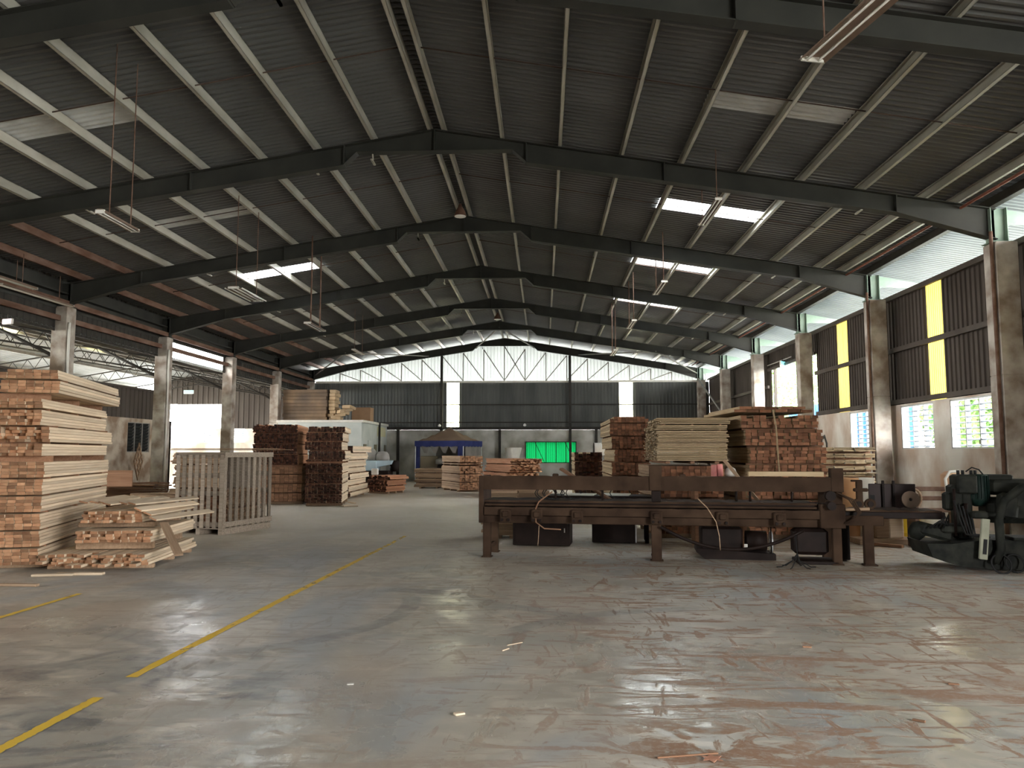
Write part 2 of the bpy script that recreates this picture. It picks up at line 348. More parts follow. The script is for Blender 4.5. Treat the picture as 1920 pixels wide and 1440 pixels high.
for k, fy in enumerate(FY):
    root = thing('roof_frame', (0, fy, 0), label=f'dark green-grey steel roof frame, {ORD[k]} one counted from the camera', cat='roof frame', group='steel roof frames', kind='structure')
    xr, xl = XR+.12, XL-.12
    pr = [(RID, zb(RID), 7.60), (-.6, zb(-.6), 7.60), (-.3, zb(-.3), zb(-.3)-.42), (6.85, zb(6.85), zb(6.85)-.36), (xr, zb(xr), 5.67)]
    pl = [(RID, zb(RID), 7.60), (-3.72, zb(-3.72), 7.60), (-4.0, zb(-4.0), zb(-4.0)-.42), (-11.1, zb(-11.1), zb(-11.1)-.36), (xl, zb(xl), 5.67)]
    isec(MB(), pr).build('rafter', M_beam, root); isec(MB(), pl).build('rafter', M_beam, root)
    st = MB()
    for X, zl in ((RID, 7.61), (-.32, zb(-.32)-.41), (-3.98, zb(-3.98)-.41), (6.85, zb(6.85)-.35), (-11.1, zb(-11.1)-.35), (2.4, zb(2.4)-.4), (-7.1, zb(-7.1)-.4)):
        st.box(X-.012, -.1, zl, X+.012, .1, zb(X)-.01)
    st.build('stiffener_plate', M_beam, root)
    # stub post standing on each concrete column
    for s, X in ((1, XR), (-1, XL)):
        a, b = (X, X+.32) if s > 0 else (X-.32, X)
        sb = MB(); top = zb(X)+.0
        sb.box(a, -.1, 5.62, a+.014, .1, top); sb.box(b-.014, -.1, 5.62, b, .1, top); sb.box(a, -.006, 5.62, b, .006, top); sb.box(a-.05, -.16, 5.6, b+.05, .16, 5.62)
        # outrigger bracket towards the overhang
        if s > 0: sb.prism([(b, top-.02), (b, top-.32), (10.2, zb(10.2)-.1), (10.2, zb(10.2)-.0)], -.006, .006); sb.box(b, -.08, top-.33, b+.1, .08, top-.31)
        sb.build('stub_post', M_beam if s < 0 else mat('stub paint with eave light', (.19, .26, .21), (.26, .33, .27), sc=3, rough=.6), root)  # right stubs paler: brightness from the eave put into the frame colour
    # fly braces
    fb = MB()
    for X in (-3.44, -9.28, -4.6 if k % 2 else -3.44, 6.22):
        fb.tube([(X, .03, zb(X)+.05), (X+.02, .5*(.1), zb(X)-.36)], .016, 5); fb.box(X-.02, .0, zb(X)-.38, X+.02, .3, zb(X)-.35)
    fb.build('fly_brace', M_galv, root)
# concrete columns -----------------------------------------------------
def column(X0, X1, y, zt, label, pipe=0, top=5.6):
    mb = MB(); a, b = (min(X0, X1), max(X0, X1)); T = Matrix.Translation((0, 0, 0))
    lift = [0, 3.05, top]
    for z0, z1 in zip(lift, lift[1:]):
        j = random.uniform(-.004, .004); mb.cbox(((a+b)/2+j, y+j, (z0+z1)/2), (b-a, .42, z1-z0), bev=.012)
    o = mb.build('concrete_column', M_conc, label=label, cat='column', group='concrete columns', kind='structure')
    if pipe:
        x = a-.05 if pipe < 0 else b+.05
        MB().tube([(x, y-.16, 0.02), (x, y-.16, top-.5), (x, y-.16, top+(-.45 if pipe > 0 else .2))], .035, 8).build('drain_pipe', M_white if pipe > 0 else M_rust, label='drain pipe running up '+label, cat='pipe')
for k, fy in enumerate(FY):
    nm = ORD[k]
    if k >= 1: column(XR, XR+.42, fy, 5.6, f'stained concrete column on the right wall under the {nm} roof frame', -1 if k in (1, 2) else 0)
    if k >= 2: column(XL-.42, XL, fy, 5.6, f'concrete column on the left aisle side under the {nm} roof frame', 1 if k in (2, 3) else 0, top=5.6)

# right wall -------------------------------------------------------------
XW = 9.28
wins = [(16.1, 17.75), (18.5, 20.15), (21.85, 23.45), (10.6, 12.2)]
mb = MB()
ycur = 7.0; mb.box(XW-.1, 1, 0, XW+.1, 7, 2.82)
zs, ze = 1.68, 2.78
for a, b in sorted(wins):
    mb.box(XW-.1, ycur, 0, XW+.1, a, 2.82); mb.box(XW-.1, a, 0, XW+.1, b, zs); mb.box(XW-.1, a, ze, XW+.1, b, 2.82); ycur = b
mb.box(XW-.1, ycur, 0, XW+.1, 26.4, 2.82); mb.box(XW-.1, 26.4, 0, XW+.1, 31.65, 1.2); mb.box(XW-.1, 31.65, 0, XW+.1, Y1, 2.82)
struct(mb, 'wall_right', M_plaster, 'stained plastered lower wall along the right side', 'wall')
mb = MB(); mby = MB()
ystrips = [(18.1, 18.85), (23.7, 24.55), (12.2, 13.0)]
def rightclad(y0, y1, z0, z1):
    cur = y0
    for a, b in sorted(ystrips):
        if a > y0 and b < y1:
            corr(mb, (XW+.05, cur), (XW+.05, a), z0, z1, .19); corr(mby, (XW+.05, a), (XW+.05, b), z0, z1, .1, .02); cur = b
    corr(mb, (XW+.05, cur), (XW+.05, y1), z0, z1, .19)
rightclad(1.0, 26.4, 2.8, 5.68); rightclad(Y0, 1, 4.9, 5.68); rightclad(26.4, 31.65, 4.95, 5.68); rightclad(31.65, Y1, 2.8, 5.68)  # cladding starts high next to the camera, leaving the added light opening
struct(mb, 'wall_right_cladding', M_clad, 'brown-grey ribbed cladding above the right wall', 'cladding')
struct(mby, 'wall_right_translucent', M_yel, 'yellow translucent strips glowing in the right cladding', 'translucent strip')
mb = MB()
for z in (2.84, 4.2, 5.6):
    for y0, y1 in ((1, 26.3), (31.75, Y1)):
        mb.box(XW-.1, y0, z, XW-.03, y1, z+.12)
mb.box(XW-.1, 26.3, 5.6, XW-.03, 31.75, 5.72); mb.box(XW-.1, 26.3, 4.9, XW-.03, 31.75, 5.0)
mb.box(XW-.05, 31.0, 0, XW+.05, 31.08, 4.95)
struct(mb, 'trim_2', M_clad, 'steel rails carrying the right cladding', 'rail')
# eave beam and red conduit on the column line
MB().box(XR-.02, Y0, zb(XR)+.0, XR+.12, Y1, zb(XR)+.17).build('eave_beam', M_dark, label='dark eave beam running over the right columns', cat='beam', kind='structure')
MB().tube([(8.1, 9.4, zb(8.1)-.06)]+[(8.1, y, zb(8.1)-.06) for y in (20, 31)]+[(8.1, 42, zb(8.1)-.06)], .028, 8).build('conduit', mat('red oxide conduit', (.17, .06, .04), (.24, .10, .07), sc=6, rough=.5), label='red conduit running beneath the right eave', cat='conduit')
# eave trim on the left, rusty rails facing the annex
for z, x, nm in ((5.62, XL-.05, 'upper'), (5.2, XL-.2, 'lower')):
    MB().box(x-.05, Y0, z, x+.03, Y1, z+.14).build('eave_rail', M_rust, label=f'rusty {nm} rail running along the left columns', cat='rail', kind='structure')
MB().box(XL-.35, Y0, zb(XL)-.72, XL-.3, Y1, zb(XL)+.08).box(XL-.35, Y0, zb(XL)-.32, XL-.1, Y1, zb(XL)-.28).build('gutter_beam', M_beam, label='long grey gutter beam over the left columns', cat='beam', kind='structure')

mb = MB()
for y0, y1 in ((Y0, 26.6), (31.4, Y1)): corr(mb, (XL-.32, y0), (XL-.32, y1), 4.92, 6.44, .25, .02)
corr(mb, (XL-.32, 26.6), (XL-.32, 31.4), 5.8, 6.44, .25, .02); struct(mb, 'wall_left_flashing', M_dark, 'dark flashing over the left columns towards the annex', 'flashing')

# louvre windows -----------------------------------------------------------
M_blade = sheet_translucent('louvre glass', (.26, .28, .30), .4)
def louvre(i, y0, y1, z0, z1, X, axis='y', label=''):
    root = bpy.data.objects.new(f'window_{i}', None); COL.objects.link(root); tag(root, label, 'window', None, 'structure')
    P = (lambda a, d, z: (X+d, a, z)) if axis == 'y' else (lambda a, d, z: (a, X+d, z))
    def bx(mb, a0, d0, c0, a1, d1, c1):
        p, q = P(a0, d0, c0), P(a1, d1, c1); mb.box(min(p[0], q[0]), min(p[1], q[1]), c0, max(p[0], q[0]), max(p[1], q[1]), c1)
    fr = MB(); n = 3; w = (y1-y0)/n
    for a, b in ((y0, y0+.035), (y1-.035, y1)): bx(fr, a, -.09, z0, b, .05, z1)
    for a, b in ((z0, z0+.035), (z1-.035, z1)): bx(fr, y0, -.09, a, y1, .05, b)
    for k in (1, 2): bx(fr, y0+k*w-.02, -.06, z0, y0+k*w+.02, .04, z1)
    fr.build('window_frame', M_steelw, root)
    for k in range(n):
        lb = MB(); a = y0+k*w+.03; b = y0+(k+1)*w-.03; nb = max(5, int((z1-z0)/.125))
        for j in range(nb):
            zc = z0+.07+(z1-z0-.1)*j/nb; s = .055; dz = .018
            vs_ = [P(a, -s, zc-dz), P(b, -s, zc-dz), P(b, s, zc+dz), P(a, s, zc+dz)]; vs2 = [(x, y, z+.006) for x, y, z in vs_]
            lb.add(vs_+vs2, [(3, 2, 1, 0), (4, 5, 6, 7), (0, 1, 5, 4), (1, 2, 6, 5), (2, 3, 7, 6), (3, 0, 4, 7)])
            for e in (a-.008, b): bx(lb, e, -.05, zc-.03, e+.012, .05, zc+.02)
        lb.build('louvre_blades', M_blade, root)
for i, (a, b) in enumerate(wins[:3]):
    louvre(i+1, a, b, zs, ze, XW, label='three-bay louvre window in the right wall, '+['nearest the camera', 'just beyond the nearest one', 'behind the second column, showing blue fence'][i])
louvre(8, wins[3][0], wins[3][1], zs, ze, XW, label='louvre window in the right wall beside the camera')

# back wall -----------------------------------------------------------------
mb = MB(); gx0, gx1, gza, gzb = -.99, 1.83, 1.0, 2.2
mb.box(-13.3, Y1, 0, gx0, Y1+.2, 2.86); mb.box(gx1, Y1, 0, XW+.1, Y1+.2, 2.86); mb.box(gx0, Y1, 0, gx1, Y1+.2, gza); mb.box(gx0, Y1, gzb, gx1, Y1+.2, 2.86)
struct(mb, 'wall_back', M_block, 'grey rendered lower part of the far end wall', 'wall')
mb = MB(); mbs = MB(); cur = -13.2
for a, b in ((-5.47, -4.77), (4.28, 5.03)):
    corr(mb, (cur, Y1+.02), (a, Y1+.02), 2.9, 5.56, .19, flip=-1); corr(mbs, (a, Y1+.02), (b, Y1+.02), 2.9, 5.56, .1, .02, flip=-1); cur = b
corr(mb, (cur, Y1+.02), (9.3, Y1+.02), 2.9, 5.56, .19, flip=-1)
struct(mb, 'wall_back_cladding', M_cladb, 'dark grey ribbed cladding on the far end wall', 'cladding')
struct(mbs, 'wall_back_translucent', M_strip, 'bright translucent strips in the far end cladding', 'translucent strip')
mb = MB(); corr(mb, (-13.2, Y1+.15), (9.2, Y1+.15), 5.60, 8, .19, .03, top=lambda t: max(5.62, zb(-13.2+t)-.1), flip=-1)
struct(mb, 'wall_back_gable', M_gable, 'pale translucent ribbed gable above the dark far wall', 'gable cladding')
mb = MB()
for z in (2.86, 3.25, 4.25): mb.box(-13.2, Y1-.12, z, 9.2, Y1-.02, z+(.16 if z < 3 else .06))
struct(mb, 'trim_3', M_dark, 'dark girts across the far end wall', 'rail')
MB().box(-13.0, Y1-.1, 5.53, 8.6, Y1-.02, 5.63).build('trim_4', M_white, label='pale rail under the far gable', cat='rail', kind='structure')
for X, zt in ((-5.75, 7.3), (1.5, 7.3), (-8.2, 2.86), (-2.45, 2.86), (2.95, 2.86)):
    MB().box(X-.07, Y1-.26, 0, X+.07, Y1-.12, zt).build('wall_post', M_dark, label='dark steel post standing against the far end wall', cat='post', group='posts of the far end wall', kind='structure')
mb = MB(); n = 18
for i in range(1, n):
    X = -12.8+21.2*i/n; zt = zb(X)-.42
    if zt < 5.8: continue
    mb.box(X-.025, Y1-.02, 5.62, X+.025, Y1+.04, zt)
    X2 = -12.8+21.2*(i+(1 if X < RID else -1))/n
    mb.tube([(X, Y1+.0, zt), (X2, Y1+.0, 5.65)], .028, 4)
mb.build('gable_lattice', M_greyp, label='grey steel lattice in front of the pale gable', cat='lattice', kind='structure')
mb = MB()
for s, xa, xb in ((1, 5.5, 8.6), (-1, -9.8, -13.0), (1, RID, -.5), (-1, RID, -3.8), (1, 5.5, 2.0), (-1, -9.8, -6.5)):
    mb.tube([(xa, FY[5], zb(xa)-.3), (xb, FY[6], zb(xb)-.3)], .035, 6)
mb.tube([(8.6, FY[6]-.1, 5.7), (9.1, FY[5]+.3, 2.9)], .05, 6)
mb.build('wind_bracing', M_greyp, label='grey crossed bracing tubes in the last roof bay', cat='bracing', kind='structure')
# green door/window
M_green = sheet_translucent('green translucent sheet', (.001, .055, .014), .6, .2)
g = thing('window_4', (0, 0, 0), label='bright green translucent shutter in the far end wall', cat='window', kind='structure')
mb = MB(); corr(mb, (gx0, Y1-.02), (gx1, Y1-.02), gza, gzb, .12, .02, flip=-1); mb.build('green_sheet', M_green, g)
mb = MB()
for i in range(6): x = gx0+(gx1-gx0)*i/5; mb.box(x-.02, Y1-.08, gza, x+.02, Y1-.04, gzb)
for z in (gza, gzb-.04): mb.box(gx0, Y1-.08, z, gx1, Y1-.04, z+.04)
for i in (0, 3): mb.tube([(gx0+.56*i+.5, Y1-.07, gzb), (gx0+.56*(i+1)+.5, Y1-.07, gza)], .015, 4)
mb.build('shutter_frame', M_dark, g)

# front end behind the camera
mb = MB(); mb.box(-27, Y0-.2, 0, -10, Y0, 7); mb.box(6, Y0-.2, 0, 9.4, Y0, 7); mb.box(-10, Y0-.2, 0, 6, Y0, 8.3)
struct(mb, 'wall_front', M_cladb, 'plain end wall behind the camera', 'wall')

# ------------------------------------------------------------------ annex on the left
AX, AZ = -19.8, 6.05
za = lambda X: AZ-.165*abs(X-AX)
mb = MB(); P_ = .2
Ys = np.arange(Y0, Y1+.4, P_)
M_roofa = mat('lighter annex roof sheet', (.15, .155, .15), (.24, .245, .24), sc=.8, rough=.5)
patches = [(11.5, 12.6, -16.5, -15.0), (18.5, 19.4, -17.6, -16.0), (24.0, 25.0, -18.2, -16.6), (17.0, 18.0, -22.8, -21.4), (23.6, 24.6, -23.0, -21.5), (29.0, 30, -17.6, -16.2)]
for y in Ys:
    for xa, xb in ((AX, -13.35), (-26.6, AX)):
        cuts = [xa]+[c for p in patches if p[0] <= y+.1 <= p[1] and xa <= p[2] < xb for c in (p[2], p[3])]+[xb]; cuts.sort()
        for a, b in zip(cuts, cuts[1:]):
            ispatch = any(p[0] <= y+.1 <= p[1] and abs(a-p[2]) < 1e-6 for p in patches)
            mb.add([(x, yy, za(x)+h) for yy, h in ((y, 0), (y+.12, 0), (y+.14, .03), (y+.18, .03), (y+P_, 0)) for x in (a, b)], [(2*i, 2*i+1, 2*i+3, 2*i+2) for i in range(4)], 1 if ispatch else 0)
struct(mb, 'ceiling_annex', [M_roofa, sheet_translucent('yellowed skylight', (.85, .80, .40), .9)], 'light ribbed roof of the annex beyond the left columns', 'roof')
for k, fy in enumerate([3.6]+FY+[]):
    mb = MB()
    for s, xe in ((1, -13.5), (-1, -26.3)):
        n = 10; dz = .45
        for i in range(n):
            xa = AX+(xe-AX)*i/n; xb = AX+(xe-AX)*(i+1)/n; xm = (xa+xb)/2
            mb.tube([(xa, fy, za(xa)-.12), (xb, fy, za(xb)-.12)], .03, 4); mb.tube([(xa, fy, za(xa)-.12-dz), (xb, fy, za(xb)-.12-dz)], .028, 4)
            mb.tube([(xa, fy, za(xa)-.12-dz), (xm, fy, za(xm)-.12)], .014, 4); mb.tube([(xm, fy, za(xm)-.12), (xb, fy, za(xb)-.12-dz)], .014, 4)
    mb.build('roof_truss', M_dark, label=f'dark lattice roof truss of the left annex, {ORD[k]} from the camera', cat='truss', group='annex trusses', kind='structure')
    MB().tube([(-13.4, fy, 4.2), (-15.6, fy, 5.25)], .05, 6).build('knee_brace', M_dark, label='dark slanting knee brace between left column and annex truss', cat='brace', group='annex knee braces', kind='structure')
for X in (-14.6, -16.2, -17.8, -21.5, -23.5):
    MB().box(X, Y0, za(X)-.12, X+.06, Y1, za(X)-.01).build('annex_purlin', M_greyp, label='grey purlin under the annex roof', cat='purlin', group='annex purlins', kind='structure')
# annex end wall
def xat(px, Y=Y1): return at(px, 800, Y).x
wn_x = [(xat(318), xat(347)), (xat(372), xat(402)), (xat(438), xat(461))]
mb = MB(); mb.box(-26.6, Y1, 0, -13.3, Y1+.2, 2.15); cur = -26.6
for a, b in wn_x: mb.box(cur, Y1, 2.15, a, Y1+.2, 2.95); cur = b
mb.box(cur, Y1, 2.15, -13.3, Y1+.2, 2.95)
struct(mb, 'wall_annex_end', M_plaster, 'plastered lower end wall of the left annex', 'wall')
mb = MB(); corr(mb, (xat(417), Y1+.1), (-13.3, Y1+.1), 2.95, 5, .3, flip=-1, top=lambda t: za(xat(417)+t)); corr(mb, (xat(313)-.1, Y1+.1), (xat(417), Y1+.1), 4.35, 5, .3, flip=-1, top=lambda t: za(xat(313)-.1+t))
struct(mb, 'wall_annex_cladding', M_clad, 'dark brown cladding on the annex end wall', 'cladding')
for i, (a, b) in enumerate(wn_x): louvre(5+i, a, b, 2.15, 2.95, Y1+.1, 'x', 'small louvre window low in the annex end wall, '+['behind the left column', 'under the wide opening', 'right of the wide opening'][i])
# annex partition with dark window
PX = -15.7; wy0, wy1 = 28.5, 30.15
mb = MB(); mb.box(PX-.2, 14, 0, PX, wy0, 2.9); mb.box(PX-.2, wy1, 0, PX, 31.9, 2.9); mb.box(PX-.2, wy0, 0, PX, wy1, 1.6); mb.box(PX-.2, wy0, 2.75, PX, wy1, 2.9); mb.box(PX-3.5, 31.7, 0, PX, 31.9, 2.9)
struct(mb, 'wall_partition', M_plasterb, 'stained partition wall in the left annex', 'wall')
mb = MB(); corr(mb, (PX-.08, 14), (PX-.08, 30.6), 2.9, 4.05, .3, flip=-1); mb.box(PX-.12, 14, 4.02, PX+.0, 31.6, 4.1); mb.box(PX-.12, 31.5, 2.9, PX, 31.6, 4.1)
struct(mb, 'wall_partition_cladding', M_clad, 'brown cladding above the annex partition', 'cladding')
g = thing('window_9', (0, 0, 0), label='dark louvre window in the annex partition wall', cat='window', kind='structure')
mb = MB(); w = (wy1-wy0)/3
for k in range(4): mb.box(PX-.12, wy0+k*w-.02, 1.6, PX-.02, wy0+k*w+.02, 2.75)
for z in (1.6, 2.72): mb.box(PX-.12, wy0, z, PX-.02, wy1, z+.03)
mb.build('window_frame', M_greyp, g)
mb = MB()
for j in range(9): z = 1.68+j*.12; mb.add([(PX-.1, wy0, z), (PX-.1, wy1, z), (PX-.04, wy1, z+.1), (PX-.04, wy0, z+.1)], [(0, 1, 2, 3)])
mb.build('louvre_blades', mat('dark glass', (.02, .022, .022), rough=.5), g); MB().box(PX-.19, wy0, 1.6, PX-.17, wy1, 2.75).build('shade_backing', M_black, g)  # black sheet put in for the shade of the room behind
mb = MB().box(-26.8, Y0, 0, -26.6, Y1, 2.9); struct(mb, 'wall_left', M_plaster, 'far left wall of the annex', 'wall')

# exterior ----------------------------------------------------------------
M_leaf = mat('tree leaves', (.14, .25, .07), (.27, .42, .17), sc=2, rough=.8, isl=1, rnd=.4)
M_bark = mat('bark', (.12, .08, .05), (.2, .15, .1), sc=5, rough=.9)
def tree(x, y, h, r, label):
    root = thing('leafy_tree', (x, y, -.22), label=label, cat='tree', group='trees outside the hall')
    MB().tube([(0, 0, 0), (.1, 0, h*.35), (-.05, .1, h*.7)], [.2, .15, .05], 8).build('trunk', M_bark, root)
    mb = MB(); rs = random.Random(int(x*7+y))
    for i in range(2600):
        while True:
            q = Vector((rs.uniform(-1, 1), rs.uniform(-1, 1), rs.uniform(-1, 1)))
            if .35 < q.length < 1: break
        c = Vector((q.x*r, q.y*r, h*.66+q.z*h*.36)); a = Vector((rs.uniform(-1, 1), rs.uniform(-1, 1), rs.uniform(-1, 1))).normalized(); b = a.cross(Vector((rs.uniform(-1, 1), rs.uniform(-1, 1), .3))).normalized(); s = rs.uniform(.1, .2)
        mb.add([c-a*s, c+b*s*.5, c+a*s, c-b*s*.5], [(0, 1, 2, 3)])
    mb.build('foliage', M_leaf, root)
tree(14.5, 43, 7.5, 2.8, 'green leafy tree seen through the open right bay'); tree(17.5, 52, 8.5, 3.4, 'taller leafy tree behind the one in the right bay')
tree(13.6, 24.5, 4.6, 1.7, 'small leafy tree outside the right louvre windows'); tree(15, 18.8, 4.4, 1.7, 'bushy green tree outside the nearest right window')
M_bluef = mat('blue fence sheet', (.06, .20, .50), (.12, .30, .62), sc=3, rough=.5)
mb = MB(); corr(mb, (11.9, 25), (12.0, 38), -.22, 3.7, .3, .05, flip=1); mb.build('blue_fence', M_bluef, label='blue corrugated fence outside the right bay', cat='fence')
b0 = thing('neighbour_house', (-24, 66, -.22), label='pale house with blue-grey windows beyond the annex opening', cat='building')
MB().box(-8, 0, 0, 4, 6, 8).build('house_wall', mat('house render', (.30, .30, .29), (.36, .36, .35)), b0)
for x in (-3.0, -1.6):
    MB().box(x, -.06, 3.2, x+1.1, 0, 6.4).build('house_window', mat('blue glass', (.06, .14, .2), (.1, .2, .27), sc=2, rough=.3), b0)
MB().box(.8, -.5, 0, 3.2, -.1, 7).build('lime_panel', mat('lime panel', (.20, .32, .01), (.26, .38, .03), sc=1, rough=.6), b0)
#@@PROPS
# ================================================================== timber stacks
def tmesh(key, L, w, h, mats):
    k = ('tm', key)
    if k in MATS: return MATS[k]
    mb = MB(); b = .004
    ring = lambda x, i: [(x, -w/2+i, -h/2), (x, w/2-i, -h/2), (x, w/2, -h/2+i), (x, w/2, h/2-i), (x, w/2-i, h/2), (x, -w/2+i, h/2), (x, -w/2, h/2-i), (x, -w/2, -h/2+i)]
    mb.add(ring(0, b)+ring(L, b), [(i, (i+1) % 8, 8+(i+1) % 8, 8+i) for i in range(8)], 0)
    mb.add(ring(0, b), [tuple(range(7, -1, -1))], 1); mb.add(ring(L, b), [tuple(range(8))], 1)
    me = bpy.data.meshes.new(key); me.from_pydata(mb.v, [], mb.f)
    for m in mats: me.materials.append(m)
    me.polygons.foreach_set('material_index', mb.m); me.update(); MATS[k] = me; return me
PROTO = {}
def put(name, me, M, label, cat, group):
    if (name, me.name) not in PROTO: o = bpy.data.objects.new(name, me); PROTO[(name, me.name)] = o
    else: o = PROTO[(name, me.name)].copy()
    o.matrix_world = M; o['label'] = label; o['category'] = cat; o['group'] = group
    COL.objects.link(o); return o
def stack(name, what, where, org, ang, L, w, h, cols, packs, mats, cat='timber', z0=.1, je=.03, jv=.004, limit=290, spacer=.022, vis=None, miss=0, gapbig={}, du={}, dv={}, sides=1, seed=1, bearers=True, fan=0, nspace=3, dens=None, jep={}, rowj=.01, gaph=.002):
    """packs: rows per pack from the floor up. u runs along the timbers from the end face, v across.
    vis(c, r, pack, cols) says which pieces show and become objects of their own; the hidden rest is one body"""
    rs = random.Random(seed); B = Matrix.Translation((org[0], org[1], 0)) @ Matrix.Rotation(ang, 4, 'Z')
    jit = min(jv*.3, .004); me = tmesh(name+'_'+str(seed), L, w-.004-2*jit, h-gaph, mats); z = z0; rest = MB(); cnt = 0; npk = len(packs); rr = 0
    topgap = {}
    if bearers and z0 > .05:
        for t in (.12, .5, .88):
            mb = MB().cbox((0, 0, 0), (.09, cols*w, z0-.004), bev=.006); o = mb.build('bearer_block', W_mid_s, label=f'rough bearer under {where}', cat='bearer', group=f'bearers under {where}')
            o.matrix_world = B @ Matrix.Translation((L*t, cols*w/2, (z0-.004)/2))
    for pi_, rows in enumerate(packs):
        top_i = npk-1-pi_
        lab = f'{what}, {ORD[min(top_i, 15)]} pack from top, {where}' if npk > 1 else f'{what} in {where}'
        if top_i == 0 and npk > 1: lab = f'{what}, topmost pack, {where}'
        grp = f'{what} of {where}'[:80]+f', pack {ORD[min(top_i, 15)]}'
        pu = du.get(pi_, 0)+rs.uniform(-.02, .02); pv = dv.get(pi_, 0)+rs.uniform(-.012, .012)
        for r in range(rows):
            ju = rs.uniform(-je, je)*.5; sv = rs.uniform(-rowj, rowj) if jv else 0
            zc = z+h*(r+.5)
            for c in range(cols):
                if miss and r == rows-1 and top_i == 0 and rs.random() < miss: continue
                u = pu+ju+rs.uniform(-je, je)+(rs.uniform(0, jep[pi_]) if pi_ in jep and c > 0 else 0); v = pv+sv+(c+.5)*w+rs.uniform(-jit, jit)
                a = fan*(c/cols)*rs.uniform(.3, 1)
                T = Matrix.Translation((u, v, zc)) @ Matrix.Rotation(a, 4, 'Z')
                if (vis is None or vis(c, rr, pi_, cols)) and cnt < limit:
                    put(name, me, B @ T, lab, cat, grp); cnt += 1
                else:
                    hw, hh = (w-.004-2*jit)/2, (h-.002)/2; n0 = len(rest.v)
                    rest.box(0, -hw, -hh, L, hw, hh, 0, B @ T); rest.m[-2] = 1; rest.m[-1] = 1
            rr += 1
        z += rows*h
        g = gapbig.get(pi_, spacer)
        if pi_ < npk-1:
            for t in ((.1, .5, .9) if nspace == 3 else (.12, .88)):
                k = ('sp', name, seed, round(g, 3))
                if k not in MATS: MATS[k] = MB().cbox((0, 0, 0), (.04 if g < .06 else .09, cols*w-.01, g), bev=.002)
                sp = PROTO.get(k)
                if sp is None:
                    sp = MATS[k].build('spacer_stick' if g < .06 else 'bearer_block', W_dark_s); PROTO[k] = sp
                else: sp = sp.copy(); COL.objects.link(sp)
                sp.matrix_world = B @ Matrix.Translation((pu+L*t, pv+cols*w/2, z+g/2))
                nm_ = 'thin spacer stick' if g < .06 else 'thick bearer'
                sp['label'] = f'{nm_} under the {"topmost" if top_i == 1 else ORD[min(top_i-1, 15)]} pack, {where}'; sp['category'] = 'spacer'; sp['group'] = f'spacers in {where}, level {ORD[min(top_i, 15)]}'
            z += g
    if rest.v: rest.build(name+'_mass', mats, label=f'remaining {what}s inside {where}'.replace('ss ', 's '), cat=cat, kind='stuff', group='timber inside the stacks')
    return z

def G(px, py): return gz(px, py)
P_ = (W_pale_s, W_pale_e)
# tall stack on the far left
stack('sawn_timber', 'pale sawn timber', 'tall stack at left edge', G(71, 1070), math.radians(106.6), 3.4, .105, .042, 7,
      [5, 5, 5, 5, 5, 5, 4, 5, 5, 3, 4, 3], P_, z0=.085, je=.012, spacer=.024, gapbig={5: .085, 9: .085}, vis=lambda c, r, p, n: c < 5 or (p > 8 and c < 7),
      du={6: .02, 7: .12, 8: .05, 9: -.02}, dv={6: .04, 7: -.03, 8: .06, 9: .05, 10: -.14, 11: -.12}, miss=.25, seed=1, jep={6: .1, 7: .28, 8: .22, 9: .08})
# slumped pile beside it
A2 = math.radians(98)
o2 = G(276, 1069)
stack('loose_timber', 'pale sawn timber', 'slumped pile beside tall left stack', o2, A2, 2.15, .10, .04, 14, [4], P_, z0=.06, je=.16, jv=.01, seed=2)
B2 = Matrix.Translation((o2[0], o2[1], 0)) @ Matrix.Rotation(A2, 4, 'Z')
for z_, us in ((.245, (.5, 1.7)), (.545, (.55, 1.6))):
    for u_ in us:
        o = MB().cbox((0, 0, 0), (.09, 1.05, .12 if z_ < .3 else .07), bev=.006).build('bearer_block', W_mid_s, label='thick cross bearer between the layers of the slumped left pile', cat='bearer', group='bearers of the slumped pile'); o.matrix_world = B2 @ Matrix.Translation((u_, .62, z_+(.05 if z_ < .3 else .028)))
def mini(nm, what, where, base, ang, L, w, h, cols, rows, z, mats, seed, je=.05, dv=0, du_=0):
    rs = random.Random(seed); me = tmesh(nm+str(seed), L, w-.004, h-.002, mats)
    for r in range(rows):
        for c in range(cols):
            T = base @ Matrix.Rotation(ang, 4, 'Z') @ Matrix.Translation((du_+rs.uniform(-je, je), dv+(c+.5)*w, z+(r+.5)*h))
            put(nm, me, T, f'{what} in {where}', 'timber', f'{what}, {where}')
mini('loose_timber', 'pale sawn timber', 'the middle layer of the slumped left pile', B2, 0, 1.9, .10, .04, 10, 4, .362, P_, 21, .05, .0, .12)
mini('loose_timber', 'pale sawn timber', 'the upper layer of the slumped left pile', B2, 0, 1.7, .10, .04, 8, 4, .615, P_, 22, .07, .22, .3)
rs = random.Random(5)
for i in range(9):   # boards fanned over the top, sliding to the right
    me = tmesh('fan_board', 1.5, .12, .022, P_)
    M = B2 @ Matrix.Translation((.25+rs.uniform(-.12, .15), 1.0-i*.125, .905-.006*i if i < 6 else .86-.06*(i-5))) @ Matrix.Rotation(rs.uniform(-.35, .1), 4, 'Z') @ Matrix.Rotation(.22 if i < 6 else .38, 4, 'X')
    put('slid_board', me, M, 'pale board sliding off the top of the slumped left pile', 'board', 'boards fanned over the slumped pile')
o = MB().cbox((0, 0, 0), (.85, .11, .03), bev=.004).build('leaning_board', W_mid_s, label='short grey board leaning diagonally on the right of the slumped pile', cat='board')
pA = at(309, 984, 10.75); pB = at(334, 1037, 10.25); mid_ = (pA+pB)/2; o.matrix_world = Matrix.Translation(mid_) @ (pB-pA).to_track_quat('X', 'Z').to_matrix().to_4x4()
for i, (a, b) in enumerate((((86, 1083), (128, 1078)), ((120, 1083), (150, 1079)))):
    pass
